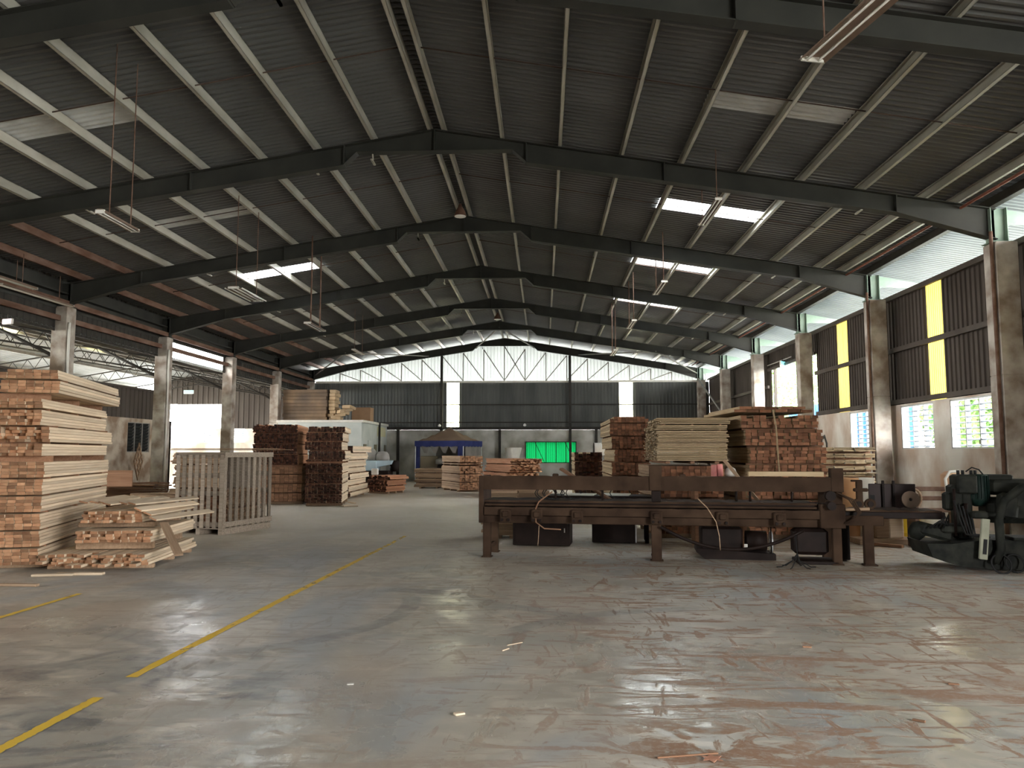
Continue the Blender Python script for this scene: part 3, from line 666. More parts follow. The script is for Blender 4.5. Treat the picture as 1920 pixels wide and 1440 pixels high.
o = MB().cbox((0, 0, .0), (.55, .07, .03), bev=.004).build('loose_board', W_mid_s, label='flat board lying on the floor at the left edge', cat='board'); o.location = G(30, 1099)+Vector((0, 0, .016)); o.rotation_euler.z = -.05
for i, (px, py, a, l) in enumerate(((100, 1080, .2, .5), (150, 1078, .1, .6))):
    o = MB().cbox((0, 0, 0), (l, .09, .03), bev=.004).build('loose_board', W_pale_s, label=['short pale board on the floor before the tall left stack', 'pale board on the floor before the slumped pile'][i], cat='board'); o.location = G(px, py)+Vector((0, 0, .016)); o.rotation_euler.z = a

# rough low piles behind, dark offcuts
def heap(nm, what, where, px0, px1, py, top, Yd, n, mats, seed, L=1.6, ang0=0, spread=.5, thick=.03, wd=.12):
    """loosely thrown boards lying in crossing layers"""
    rs = random.Random(seed); a = G(px0, py); b = G(px1, py); W = (b-a).length; H_ = top; me = tmesh(nm+'h'+str(seed), L, wd, thick, mats)
    per = max(3, int(W/.22)); layers = max(1, n//per); dz = H_/layers; k = 0
    for l_ in range(layers):
        for c in range(per):
            t = (c+.5)/per+rs.uniform(-.04, .04); q = a.lerp(b, t); sh = 1-.25*l_/layers
            q = a.lerp(b, .5+(t-.5)*sh); an = ang0+rs.uniform(-spread, spread)
            M = Matrix.Translation((q.x, q.y+rs.uniform(0, .35), thick/2+l_*dz+rs.uniform(0, .006))) @ Matrix.Rotation(an, 4, 'Z') @ Matrix.Rotation(rs.uniform(-.03, .03), 4, 'Y') @ Matrix.Translation((-L*.25, 0, 0))
            put(nm, me, M, f'{what} in {where}', 'board', f'{what}, {where}'); k += 1
W_d = (W_dark_s, W_dark_e); W_m = (W_mid_s, W_mid_e)
heap('offcut_board', 'dark weathered offcut board', 'the low heap right behind the tall left stack', 190, 236, 958, .75, 20, 55, W_d, 31, 1.5, .3, .5, .035, .14)
heap('offcut_plank', 'brown offcut plank', 'the heap between the slumped pile and the crate', 252, 308, 985, .70, 18, 60, W_m, 32, 1.15, .2, .45, .035, .14)
o = MB().cbox((0, 0, 0), (1.0, .03, .34), bev=.004).build('wide_board', W_dark_s, label='flat brown board standing on the heap behind the left stack', cat='board'); q = at(205, 897, 16); o.location = q+Vector((0, 0, 0)); 
# pile with thin boards on top, behind the crate
q = G(330, 975)
stack('packed_plank', 'dark brown plank', 'pile behind the slatted crate', (-9.5, 19.5), 0.05, 1.9, .14, .045, 8, [6, 6, 6, 6, 6], W_m, z0=.1, je=.06, spacer=.03, vis=lambda c, r, p, n: c == 0, seed=33)
rs = random.Random(8)
for i in range(9):
    me = tmesh('thinb', 2.75, .2, .016, W_m)
    put('thin_board', me, Matrix.Translation((-9.55+rs.uniform(-.15, .25), 19.55+.14*(i % 5), 1.66+.02*(i // 5)+.002*i)) @ Matrix.Rotation(rs.uniform(-.03, .05), 4, 'Z'), 'long thin brown board laid over the pile behind the crate', 'board', 'thin boards behind the crate')

# slatted crate -------------------------------------------------------------
c0 = G(416, 1004); ca = math.radians(-14)
cr_ = thing('slatted_crate', (c0.x, c0.y, 0), ca, label='tall weathered wooden crate with upright slats standing by the aisle', cat='crate')
CW, CD, CH = 1.12, 1.62, 1.60   # left face runs -x, right face runs +y
def cb(*a, **k): return MB().cbox(*a, **k)
for i in range(8):
    x = -.05-i*(CW-.1)/7
    cb((x, .011, .13+.71), (.085, .022, 1.42), bev=.003).build('slat', W_grey, cr_); cb((x, CD-.011, .84), (.085, .022, 1.42), bev=.003).build('slat', W_grey, cr_)
for i in range(9):
    y = .06+i*(CD-.12)/8
    cb((-.011, y, .13+.70), (.022, .09, 1.40), bev=.003).build('slat', W_grey, cr_); cb((-CW+.011, y, .83), (.022, .09, 1.40), bev=.003).build('slat', W_grey, cr_)
for z in (.20, CH-.05):
    cb((.012, CD/2, z), (.022, CD, .10), bev=.003).build('side_rail', W_grey, cr_); cb((-CW-.012, CD/2, z), (.022, CD, .10), bev=.003).build('side_rail', W_grey, cr_)
for z in (.20, .8, 1.15, CH-.06):
    cb((-CW/2, .034, z), (CW-.06, .022, .09), bev=.003).build('front_rail', W_grey, cr_); cb((-CW/2, CD-.034, z), (CW-.06, .022, .09), bev=.003).build('front_rail', W_grey, cr_)
for x in (-.05, -CW/2, -CW+.05): cb((x, CD/2, .055), (.09, CD, .11), bev=.004).build('skid', W_grey, cr_)
cb((-CW/2, CD/2, .12), (CW-.02, CD-.02, .02), bev=.003).build('base_board', W_grey, cr_)
cb((-CW/2, .03, CH-.015), (CW, .1, .03), bev=.003).build('top_rail', W_grey, cr_)
# timber offcuts inside the crate
stack('crate_offcut', 'reddish timber offcut', 'the slatted crate', (c0.x-.05, c0.y+.30), ca+pi/2, 1.05, .1, .05, 6, [7, 7], W_m, z0=.135, je=.03, vis=lambda c, r, p, n: c in (0, 5), seed=34, bearers=False)

# dark stacks mid-left ---------------------------------------------------------
aD = math.radians(101)
q = G(565, 946)
stack('brown_plank', 'reddish brown plank', 'dark stack right of crate, lower half', q, aD, 3.0, .135, .05, 10, [5, 5, 5, 4], (W_mid_s, W_dark_s), z0=.1, je=.012, spacer=.03, vis=lambda c, r, p, n: True, seed=41)
zt = .1+19*.05+3*.03
q2 = (q.x-.13, q.y-.1)
stack('dark_batten', 'dark batten', 'dark stack right of crate, upper half', q2, aD, 3.0, .088, .042, 15, [7, 7, 7, 6], (W_oran_s, W_dark_e), z0=zt+.09, je=.06, jv=.02, spacer=.03, miss=.4, limit=295, vis=lambda c, r, p, n: r > 6 or c < 2, seed=42, bearers=False)
for t in (.1, .5, .9):
    o = MB().cbox((0, 0, 0), (.09, 1.3, .086), bev=.006).build('bearer_block', W_dark_s, label='dark bearer between the two halves of the stack right of the crate', cat='bearer', group='bearers between dark stack halves'); o.matrix_world = Matrix.Translation((q.x, q.y, 0)) @ Matrix.Rotation(aD, 4, 'Z') @ Matrix.Translation((3*t, .66, zt+.045))
q = G(641, 949)
stack('short_batten', 'rough dark batten', 'ragged stack amid the left row', q, math.radians(100), 2.4, .09, .04, 12, [6, 7, 7, 7, 1, 6, 6, 6, 4], (W_pale_s, W_dark_e), z0=.1, je=.07, jv=.02, spacer=.03, gapbig={3: .06}, miss=.4, dv={5: -.08, 6: .02, 7: .0, 8: -.05}, limit=299, vis=lambda c, r, p, n: c < 6 or r > 28, seed=43)
q = G(650, 936)
stack('pale_plank', 'pale plank', 'leaning pale stack before the office', q, math.radians(92), 3.4, .11, .045, 6, [3, 4, 4, 4, 4, 5, 5, 5], (W_pale_s, W_dark_e), z0=.08, je=.03, spacer=.03, dv={0: -.12, 1: -.06, 3: -.1, 6: -.04, 7: -.2, 4: .02}, du={2: -.1, 5: -.12}, vis=lambda c, r, p, n: c < 3, seed=44)
q = G(716, 927)+Vector((.12, .3, 0))
stack('orange_plank', 'orange brown plank', 'low pile by the blue machine', q, math.radians(68), 1.35, .12, .05, 8, [4, 4, 3], (W_oran_s, W_dark_e), z0=.08, je=.05, spacer=.035, miss=.3, dv={2: -.15}, vis=lambda c, r, p, n: c < 2 or p == 2, seed=45)
for i, (px, py, a, l) in enumerate(((655, 950, .4, .5), (648, 951, 1.4, .4), (660, 948, 2.2, .45))):
    o = MB().cbox((0, 0, 0), (l, .08, .03), bev=.004).build('loose_board', W_pale_s, label='broken board lying at the foot of the ragged dark stack', cat='board', group='broken boards by the ragged stack'); o.location = G(px, py)+Vector((0, 0, .016+.035*i)); o.rotation_euler.z = a

# centre piles -------------------------------------------------------------------
q = G(778, 916)
stack('wide_plank', 'wide brown plank', 'low pile before the tent', q, math.radians(1), 1.92, .15, .055, 8, [3, 3, 4, 3], (W_mid_s, W_mid_e), z0=.07, je=.05, spacer=.03, miss=.3, vis=lambda c, r, p, n: c == 0 or (p == 3), seed=51)
q = G(905, 922)
stack('stacked_plank', 'brown plank', 'pile right of the tent', q, math.radians(115), 2.4, .11, .05, 9, [6, 6, 6, 1, 5], (W_mid_s, W_pale_e), z0=.08, je=.03, spacer=.03, miss=.4, gapbig={2: .06, 3: .05}, vis=lambda c, r, p, n: True, seed=52, cat='timber')
q = G(1010, 932)
stack('fanned_plank', 'reddish plank', 'pile before the green shutter', q, math.radians(116), 2.6, .12, .045, 10, [5, 5, 6, 6, 4], (W_oran_s, W_pale_e), z0=.08, je=.1, spacer=.03, miss=.4, fan=-.05, dv={4: -.12, 3: -.1}, vis=lambda c, r, p, n: True, seed=53)
stack('short_plank', 'dark red plank', 'square pile left of red stack', (1.72, 22.6), math.radians(90), 2.6, .115, .05, 7, [6, 6, 6, 5, 5], (W_tan_s, W_dark_e), z0=.08, je=.04, spacer=.03, miss=.4, vis=lambda c, r, p, n: True, seed=54)
for o in [o for o in COL.objects if o.name.startswith('short_plank') or o.get('group', '').find('square pile') >= 0]:
    if o.name.startswith('short_plank_mass'): continue
stack('red_timber', 'dark red timber', 'tall red stack behind the press', (1.68+.95, 19.0), math.radians(90), 3.2, .095, .048, 10, [6, 6, 6, 6, 6, 6, 6, 3], (W_tan_s, W_mid_e), z0=.1, je=.02, spacer=.03, miss=.35, dv={7: .05, 6: .04, 4: -.05}, vis=lambda c, r, p, n: r > 14, seed=55)
# thin tan boards on timber, right
stack('square_timber', 'square reddish timber', 'stack carrying thin tan boards', (3.35, 14.5), math.radians(90), 2.2, .11, .06, 12, [5, 5, 5, 4], W_m, z0=.1, je=.03, spacer=.035, seed=56, vis=lambda c, r, p, n: True)
stack('tan_board', 'thin tan board', 'neat board stack behind the press', (2.12, 14.35), math.radians(-1), 1.28, .2, .031, 10, [18, 3, 4], (W_tan_s, W_tan_e), z0=1.44, je=.03, jv=.012, rowj=.022, gaph=.007, spacer=.012, gapbig={0: .012, 1: .012}, vis=lambda c, r, p, n: True, limit=250, seed=57, bearers=False)
for i in range(3):
    o = MB().cbox((0, 0, 0), (.08, 1.9, .045), bev=.005).build('bearer_block', W_dark_s, label='bearer under the neat stack of thin tan boards', cat='bearer', group='bearers under thin tan boards'); o.location = (2.3+.45*i, 15.35, 1.412)
# leaning tall stack, right
stack('short_timber', 'reddish square-cut timber', 'leaning stack near right wall', (5.17, 14.45), math.radians(91), 2.6, .118, .058, 12, [5, 5, 5, 5, 5, 5, 4], (W_tan_s, W_mid_e), z0=.1, je=.05, jv=.02, spacer=.035, miss=.5, dv={3: -.03, 4: -.06, 5: .02, 6: .1}, du={4: .06, 5: -.02, 6: .0}, limit=290, vis=lambda c, r, p, n: r > 9 or c > 10, seed=58)
rs = random.Random(12)
for i in range(11):
    me = tmesh('topb', 2.3, .22, .05, (W_tan_s, W_mid_e))
    put('top_board', me, Matrix.Translation((3.62+.25*(i % 6)+.1*(i//6), 14.3+.07*(i % 3), 2.36+.055*(i // 6))) @ Matrix.Rotation(math.radians(92+2*(i % 3)), 4, 'Z'), 'wide board thrown across the top of the tall leaning stack', 'board', 'boards on top of the leaning stack')
o = MB().tube([at(1449, 768, 14.3), at(1455, 800, 14.28), at(1461, 885, 14.25)], .016, 6).build('thin_lath', W_tan_s, label='thin upright lath leaning against the front of the leaning stack', cat='lath')
# white sheets by the wall
stack('white_board', 'whitish board', 'pile against the right wall', (7.5, 17.8), math.radians(100), 1.9, .25, .03, 5, [4, 3, 3, 3, 3, 3, 3], (W_white, W_tan_e), z0=.75, je=.04, spacer=.05, vis=lambda c, r, p, n: True, seed=59, bearers=False)
t = thing('low_trestle', (7.3, 18.6, 0), .17, label='low wooden trestle carrying the whitish boards', cat='trestle')
cb((-.4, 0, .68), (1.3, 1.7, .1), bev=.01).build('deck', W_mid_s, t)
for x in (-.95, .15):
    for y in (-.75, .75): cb((x, y, .315), (.1, .1, .63), bev=.008).build('leg', W_mid_s, t)

# ================================================================== office at the back left
O1 = (-8.85, 37.2); OZ = 3.17
M_off = mat('pale green-grey office wall', (.44, .48, .46), (.58, .60, .57), sc=1.2, rough=.85, contrast=1.5)
off = thing('office_room', (0, 0, 0), label='pale flat-roofed office room built in the far left corner', cat='room', kind='structure')
MB().box(-13.0, O1[1], 0, O1[0], Y1-.15, OZ-.12).build('office_wall', M_off, off)
MB().box(-13.05, O1[1]-.08, OZ-.12, O1[0]+.1, Y1-.15, OZ).build('office_roof', M_white, off)
for i, (y0, y1, z1) in enumerate(((38.6, 39.5, 2.2), (41.2, 42.1, 2.2))):
    d = MB().box(O1[0], y0, 0, O1[0]+.03, y1, z1).build('office_door', mat('pale door', (.5, .53, .5), (.56, .58, .55), sc=2), off)
    MB().cyl((O1[0]+.03, y0+.1, 1.0), (O1[0]+.09, y0+.1, 1.0), .03, n=8).build('door_handle', M_steelw, d)
for y0, y1 in ((37.6, 38.2), (40.0, 40.6), (42.5, 43.0)): MB().box(O1[0], y0, 1.1, O1[0]+.02, y1, 2.0).build('office_window', mat('dim glass', (.16, .15, .09), rough=.3), off)
MB().box(O1[0]+.02, 40.7, 2.45, O1[0]+.06, 42.6, 2.95).build('yellow_panel', mat('cream panel', (.55, .52, .30), (.6, .58, .4), sc=3), off)
MB().cyl((O1[0]+.12, 40.75, 0), (O1[0]+.12, 40.75, OZ), .06, n=8).build('drain_pipe', M_dark, label='dark drain pipe on the side wall of the office', cat='pipe')
MB().tube([at(566, 806, 37), at(630, 806, 37), at(634, 815, 37)], .05, 8).build('red_pipe', M_rust, label='red pipe running along the front of the office', cat='pipe')
# things on the office roof
sh = thing('carton_stack', (-11.85, 38.0, OZ), 0, label='tall stack of flat brown cartons on the office roof', cat='stack of cartons')
for i in range(9): cb((random.uniform(-.04, .04), .4+random.uniform(-.05, .05), .085+i*.172), (2.2, 1.3, .165), bev=.01).build('flat_carton', mat('carton brown', (.13, .10, .08), (.28, .19, .12), sc=1.2, rnd=.15), sh)
for i in range(9): cb((1.32+random.uniform(-.05, .05), .3, .085+i*.172), (.32, .9, .165), bev=.02, rz=.05*(-1)**i).build('carton_end', mat('tan carton', (.45, .32, .19), (.55, .42, .28), sc=2, rnd=.15), sh)
bx = thing('cardboard_heap', (-9.5, 37.5, OZ), 0, label='crumpled brown cardboard beside the cartons on the office roof', cat='cardboard')
for i in range(5): cb((-.65+i*.12, .1*i, .12+.13*i), (.5, .5, .16), rz=.3*i, ry=.2*(-1)**i, bev=.02).build('cardboard_piece', mat('tan carton', (.45, .32, .19)), bx)
o = cb((0, 0, .36), (.95, .8, .7), bev=.015).build('large_carton', mat('box carton', (.28, .17, .10), (.36, .23, .14), sc=2), label='big square brown carton on the office roof', cat='carton'); o.location = (-9.3, 39.3, OZ+.005)

# blue-grey machine beside the office -------------------------------------------------
t = thing('mixing_machine', (at(706, 880, 31.5).x, 31.5, 0), 0, label='light blue grey workshop machine with two dome hoods beside the office', cat='machine')
k = 31.5/FPX
cb((0, .35, .42), (1.05, .9, .84), bev=.03).build('plinth', M_machd, t)
cb((-.25, .3, 1.05), (.5, .7, .42), bev=.03).build('cabinet', M_blue, t)
MB().prism([(-.02, .98), (.55, 1.1), (.62, 1.26), (-.02, 1.26)], 0, .6).build('arm_casting', M_blue, t)
MB().lathe((-.28, .3, 1.26), [(.2, 0), (.22, .15), (.2, .35), (.12, .47), (.02, .5)], 16).build('dome_hood', M_greyp, t)
MB().lathe((.18, .3, 1.26), [(.28, 0), (.3, .08), (.27, .25), (.18, .36), (.03, .38)], 18).build('dome_hood', M_greyp, t)
MB().lathe((.62, .6, .8), [(.18, 0), (.2, .1), (.2, .42), (.14, .46)], 14).build('motor_drum', M_machd, t)
o = cb((0, 0, .14), (.26, .2, .26), bev=.03).build('white_can', M_white, label='small white can in front of the blue grey machine', cat='can'); o.location = (at(703, 885, 30.1).x, 30.1, .70)

# tent ----------------------------------------------------------------------------------
ta = math.radians(-18); tp = gz(870, 908)
M_tb = mat('tent blue cloth', (.022, .030, .11), (.04, .05, .16), sc=2, rough=.8); M_tt = mat('tent brown canopy', (.20, .13, .085), (.27, .19, .13), sc=1.5, rough=.85); M_tg = mat('tent grey curtain', (.16, .15, .14), (.24, .22, .20), sc=2, rough=.8)
t = thing('canopy_tent', (-3.97, 38.4, 0), ta, label='blue market tent with a brown pointed canopy by the far wall', cat='tent')
TW, TD, TH = 2.75, 2.4, 2.17
n = 8; vs_ = []; mb = MB()
for j in range(n+1):
    for i in range(n+1):
        x = -TW*i/n; y = TD*j/n; e = max(abs(i/n-.5), abs(j/n-.5))*2; rr_ = math.hypot(i/n-.5, j/n-.5)*2
        z = TH+.75*(1-e)**1.25; vs_.append((x, y, z))
mb.add(vs_, [(j*(n+1)+i, j*(n+1)+i+1, (j+1)*(n+1)+i+1, (j+1)*(n+1)+i) for j in range(n) for i in range(n)], 0, True); mb.build('canopy', M_tt, t)
mb = MB()
for (xa, ya, xb, yb) in ((0, 0, -TW, 0), (0, 0, 0, TD), (-TW, 0, -TW, TD), (0, TD, -TW, TD)):
    m_ = 12; pr = []
    for i in range(m_+1):
        s_ = i/m_; pr += [(xa+(xb-xa)*s_, ya+(yb-ya)*s_, TH-.26-.04*(i % 2)), (xa+(xb-xa)*s_, ya+(yb-ya)*s_, TH+.01)]
    mb.add(pr, [(2*i, 2*i+2, 2*i+3, 2*i+1) for i in range(m_)])
mb.build('valance', M_tb, t)
for x in (-.04, -TW+.04):
    for y in (.04, TD-.04): cb((x, y, TH/2), (.045, .045, TH)).build('tent_leg', M_steelw, t)
for x0, x1, m_ in ((-TW, -TW+.3, M_tb), (-.34, 0, M_tb)):
    mb = MB(); pr = []
    for i in range(9): xx = x0+(x1-x0)*i/8; pr += [(xx, .02+.03*(i % 2), .15 if m_ is M_tb else .3), (xx, .02+.03*(i % 2), TH-.2)]
    mb.add(pr, [(2*i, 2*i+2, 2*i+3, 2*i+1) for i in range(8)]); mb.build('curtain', m_, t)
mb = MB()
for j in range(4):
    xa = -TW+.3+j*.53; mb.add([(xa, .05, TH-.22), (xa+.53, .05, TH-.22), (xa+.27+.1, .09, TH-.62), (xa+.2, .1, TH-.6)], [(0, 1, 2, 3)])
mb.build('swag', M_tg, t)
mb = MB(); mb.add([(-TW+.05, TD-.05, .1), (-.05, TD-.05, .1), (-.05, TD-.05, TH-.1), (-TW+.05, TD-.05, TH-.1)], [(0, 1, 2, 3)]); mb.add([(-.05, .3, .1), (-.05, TD-.1, .1), (-.05, TD-.1, TH-.1), (-.05, .3, TH-.1)], [(0, 1, 2, 3)]); mb.build('back_curtain', M_tg, t)
o = MB().lathe((0, 0, .0), [(.42, 0), (.44, .05), (.42, .9), (.4, .92), (.3, 1.0)], 18).build('round_drum', M_machd, label='dark round drum standing inside the tent', cat='drum'); o.location = (-5.05, 39.6, 0)
o = MB().lathe((0, 0, 0), [(.5, 0), (.5, .22), (.3, .3)], 18).build('grey_lid', M_greyp, label='grey domed lid on the drum inside the tent', cat='lid'); o.location = (-5.05, 39.6, 1.003)
o = cb((0, 0, .7), (.9, .08, 1.4), bev=.02).build('plywood_sheet', mat('tan panel', (.3, .25, .17), (.36, .3, .22), sc=1), label='tan panel standing at the left inside the tent', cat='panel'); o.location = (-6.0, 40.4, 0)

# small far things
o = MB().lathe((0, 0, 0), [(.42, 0), (.40, .5), (.32, .95), (.33, 1.35), (.45, 1.8), (.45, 1.84)], 16).build('waisted_hopper', M_white, label='white waisted hopper left of the green shutter', cat='hopper'); o.location = (at(962, 860, 40).x, 40, 0)
o = MB().lathe((0, 0, 0), [(.3, 0), (.34, .3), (.3, .62), (.16, .74)], 16).build('dark_drum', M_black, label='dark round drum between the two centre piles', cat='drum'); o.location = (at(949, 880, 33.5).x, 33.5, .0)
t = thing('white_cylinder', (at(1126, 842, 30).x, 30, 0), 0, label='white cylinder lying on a stand left of the tall red stack', cat='tank')
MB().cyl((-.25, 0, 1.72), (.5, 0, 1.72), .24, n=20).build('tank_body', M_white, t); MB().tube([(-.26, .24*math.cos(a), 1.72+.24*math.sin(a)) for a in [i*pi/8 for i in range(16)]], .02, 6, closed=True).build('tank_rim', M_dark, t)
for x in (-.1, .35): cb((x, 0, .74), (.06, .3, 1.48)).build('stand', M_dark, t)
# lamps on the far girt
for i, (px, py) in enumerate(((824, 797), (984, 796))):
    p = at(px, py, 43.1); o = MB().lathe(p, [(.03, .06), (.09, -.02), (.08, -.08), (.02, -.1)], 12).build('wall_lamp', mat('lamp white', (.8, .8, .78), rough=.3), label=['small round lamp on the far wall above the tent', 'small round lamp on the far wall above the green shutter'][i], cat='lamp')

# exit signs
def sign(px, py, Y, w, h, col, label, rz=0):
    p = at(px, py, Y); t = thing('exit_sign', p, rz, label=label, cat='sign')
    cb((0, 0, 0), (w, .06, h), bev=.01).build('sign_box', M_white, t)
    m = bpy.data.materials.new('lit sign '+str(px)); m.use_nodes = True; e = m.node_tree.nodes['Principled BSDF']; e.inputs['Base Color'].default_value = (*col, 1); e.inputs['Emission Color'].default_value = (*col, 1); e.inputs['Emission Strength'].default_value = .12
    MB().box(-w*.47, -.036, -h*.42, w*.47, -.031, h*.42).build('sign_face', m, t)
    cb((0, .0, h*.5+.06), (.02, .02, .12)).build('sign_bracket', M_dark, t)
sign(1467, 683, 29.5, .42, .24, (.25, .8, .85), 'small turquoise exit sign above the open right bay', .9)
MB().cyl((9.15, 28.6, at(1467, 683, 29.5).z+.18), (9.15, 31.6, at(1467, 683, 29.5).z+.18), .02, n=6).build('sign_rail', M_greyp, label='thin rail carrying the turquoise exit sign', cat='rail')
sign(354, 735, 41, .55, .2, (.25, .8, .85), 'turquoise exit sign hanging in the left annex')
sign(15, 603, 18, .32, .14, (.85, .55, .62), 'pinkish lit sign hanging at the left edge in the annex', -.3)

# ================================================================== ceiling lamps
M_tubeoff = mat('fluorescent tube', (.75, .74, .68), (.82, .8, .74), sc=6, rough=.3)
M_reflc = mat('lamp reflector', (.16, .11, .08), (.24, .17, .13), sc=5, rough=.45)
def batten(A, Bp, label, ntube=2, rods=(.2, .8), w=.16, roofX=None, rod_r=.009, zr_up=None):
    A = Vector(A); Bp = Vector(Bp); d = Bp-A; L = d.length; rz = math.atan2(d.y, d.x)
    t = thing('hanging_lamp', (A+Bp)/2, rz, label=label, cat='lamp', group='fluorescent lamps under the roof')
    MB().prism([(-w/2, -.02), (-w*.25, .035), (w*.25, .035), (w/2, -.02), (w*.25, .02), (-w*.25, .02)], -L/2, L/2, T=Matrix.Rotation(-pi/2, 4, 'Z')).build('reflector', M_reflc, t)
    for i in range(ntube):
        y = (i-(ntube-1)/2)*w*.42; MB().cyl((-L/2+.02, y, -.012), (L/2-.02, y, -.012), .014, n=8).build('tube', M_tubeoff, t)
    for s in (-1, 1): cb((s*(L/2-.01), 0, -.0), (.02, w*.8, .05)).build('end_cap', M_white, t)
    for r in rods:
        p = A.lerp(Bp, r); zt_ = zb(p.x)+.02 if zr_up is None else zr_up; MB().cyl(((r-.5)*L, 0, .035), ((r-.5)*L, 0, zt_-p.z), rod_r, n=6).build('hanging_rod', M_rust, t)
    return t
A = gz(1522, 112, 5.55); batten(A, A+(gz(1648, 0, 5.55)-A).normalized()*1.9, 'nearest hanging twin-tube lamp at the top right', 2, (.12, .85), .3)
zL = 4.9; batten(gz(187, 396, zL), gz(254, 433, zL), 'twin-tube lamp hanging on two long rods over the left aisle', 2, (.25, .85))
A = gz(462, 552, 5.2); batten(A+Vector((0, -.75, 0)), A+Vector((0, .75, 0)), 'four-tube lamp hanging left of the bright left skylight', 4, (.1, .9), .3)
A = gz(591, 613, 5.0); batten(A+Vector((0, -.7, 0)), A+Vector((0, .7, 0)), 'twin-tube lamp hanging below the bright left skylight', 2, (.2, .8), .24, rod_r=.02)
A = gz(1330, 398, 6.2); batten(A+Vector((0, -.8, 0)), A+Vector((0, .8, 0)), 'lamp hanging in front of the largest right skylight', 2, (.1, .9), .16)
A = gz(1237, 540, 5.9); batten(A+Vector((0, -.8, 0)), A+Vector((0, .8, 0)), 'lamp hanging in front of the second right skylight', 2, (.1, .9), .2, rod_r=.014)
A = gz(1184, 608, 5.7); batten(A+Vector((0, -.8, 0)), A+Vector((0, .8, 0)), 'lamp hanging below the second right skylight', 2, (.1, .9), .2, rod_r=.014)
A = gz(1151, 661, 5.3); batten(A+Vector((0, -.8, 0)), A+Vector((0, .8, 0)), 'lamp hanging below the farthest right skylight', 2, (.1, .9), .2, rod_r=.016)
A = gz(672, 660, 5.6); batten(A+Vector((0, -.8, 0)), A+Vector((0, .8, 0)), 'lamp hanging far back under the left roof slope', 2, (.1, .9), .2)
A = at(72, 555, 17.5); batten(A+Vector((0, -1.3, 0)), A+Vector((0, 1.3, 0)), 'lamp under the rusty rails at the left edge', 2, (.2, .8), .16, zr_up=5.95)
A = at(2, 521, 15.5); batten(A+Vector((0, -1.1, 0)), A+Vector((0, 1.1, 0)), 'lamp cut by the left edge of the photo', 2, (.2, .8), .16, zr_up=5.95)
# bell lamps on the ridge
M_bell = mat('rusty brown bell', (.10, .05, .035), (.18, .10, .07), sc=6, rough=.5)
for px, py, Y, lab, s in ((863, 404, 18.5, 'brown bell lamp hanging from the ridge, the nearer of two', 1.0), (933, 598, 34.5, 'brown bell lamp hanging from the ridge, the farther of two', 1.15)):
    p = at(px, py, Y); t = thing('bell_lamp', p, label=lab, cat='lamp')
    MB().lathe((0, 0, 0), [(.155*s, -.02), (.15*s, 0), (.12*s, .1), (.06*s, .2), (.04*s, .28), (.02*s, .3)], 20).build('bell_shade', M_bell, t)
    MB().lathe((0, 0, -.03), [(.14*s, 0), (.14*s, .012)], 20).build('lamp_glass', M_white, t)
    MB().tube([(0, 0, .29*s), (.02, 0, .36), (0, 0, zb(RID)-p.z+.1)], .012, 6).build('hanging_rod', M_dark, t)

# ================================================================== long saw machine in the foreground
mo = Vector((-.869, 11.92, 0)); ma = math.atan2(-.63, 5.035)
t = thing('long_press', mo, ma, label='long dusty brown wood press with heavy horizontal beams', cat='machine')
def mb_(name, *boxes, m=M_mach, bev=.008, **kw):
    q = MB()
    for x0, y0, z0, x1, y1, z1 in boxes: q.cbox(((x0+x1)/2, (y0+y1)/2, (z0+z1)/2), (x1-x0, y1-y0, z1-z0), bev=bev)
    return q.build(name, m, kw.pop('parent', t), **kw)
def rough_top(name, x0, x1, y0, y1, z0, z1, n=70, amp=.007, m=M_mach):
    rs = random.Random(3); pr = [(x0, z0), (x1, z0)]+[(x1-(x1-x0)*i/n, z1+rs.uniform(-amp, amp)) for i in range(n+1)]
    return MB().prism(pr, y0, y1).build(name, m, t)
rough_top('top_beam', -.13, 5.09, 0, .12, 1.03, 1.238)
mb_('end_plate', (-.13, -.012, .522, -.055, .62, 1.236))
mb_('end_plate', (4.97, .05, .52, 5.19, .6, 1.06))
mb_('upright_block', (2.46, -.02, 1.03, 2.645, .14, 1.405)); mb_('upright_post', (2.49, .02, .86, 2.63, .12, 1.03), m=M_machd)
mb_('upright_block', (5.03, -.01, 1.03, 5.2, .16, 1.37))
rough_top('table_top', -.05, 4.84, .05, .75, .835, .866, 60, .006)
mb_('table_ledge', (-.05, .02, .78, 4.84, .1, .815)); mb_('table_ledge', (-.05, .06, .815, 4.84, .7, .835), m=M_machd)
rough_top('guide_rail', -.04, 4.95, -.03, .12, .645, .765, 60, .004)
mb_('lower_beam', (-.13, .02, .522, 5.15, .2, .635)); mb_('rear_beam', (-.1, .6, .56, 5.1, .72, .84), m=M_machd)
for u_ in (.30, .78, 1.39, 2.56, 3.50, 4.30):
    q = MB().cbox((u_, -.06, .64), (.17, .07, .2), bev=.02).cbox((u_, -.1, .665), (.09, .06, .09), bev=.02); q = q.build('clamp_bracket', M_mach, t); MB().cyl((u_-.05, -.09, .58), (u_-.05, -.12, .58), .022, n=8).build('bolt_head', M_machd, q); MB().cyl((u_+.05, -.09, .58), (u_+.05, -.12, .58), .022, n=8).build('bolt_head', M_machd, q)
for x0, x1, y0 in ((-.065, .05, .0), (2.48, 2.63, -.02), (5.03, 5.15, .0), (-.065, .05, .62), (2.5, 2.6, .62), (5.03, 5.15, .62)):
    lg = mb_('leg', (x0, y0, 0.01, x1, y0+.11, .53)); mb_('foot_plate', (x0-.02, y0-.02, 0, x1+.02, y0+.13, .018), parent=lg)
mb_('cross_brace', (-.03, .1, .12, .02, .62, .18)); mb_('cross_brace', (2.53, .1, .12, 2.58, .62, .18))
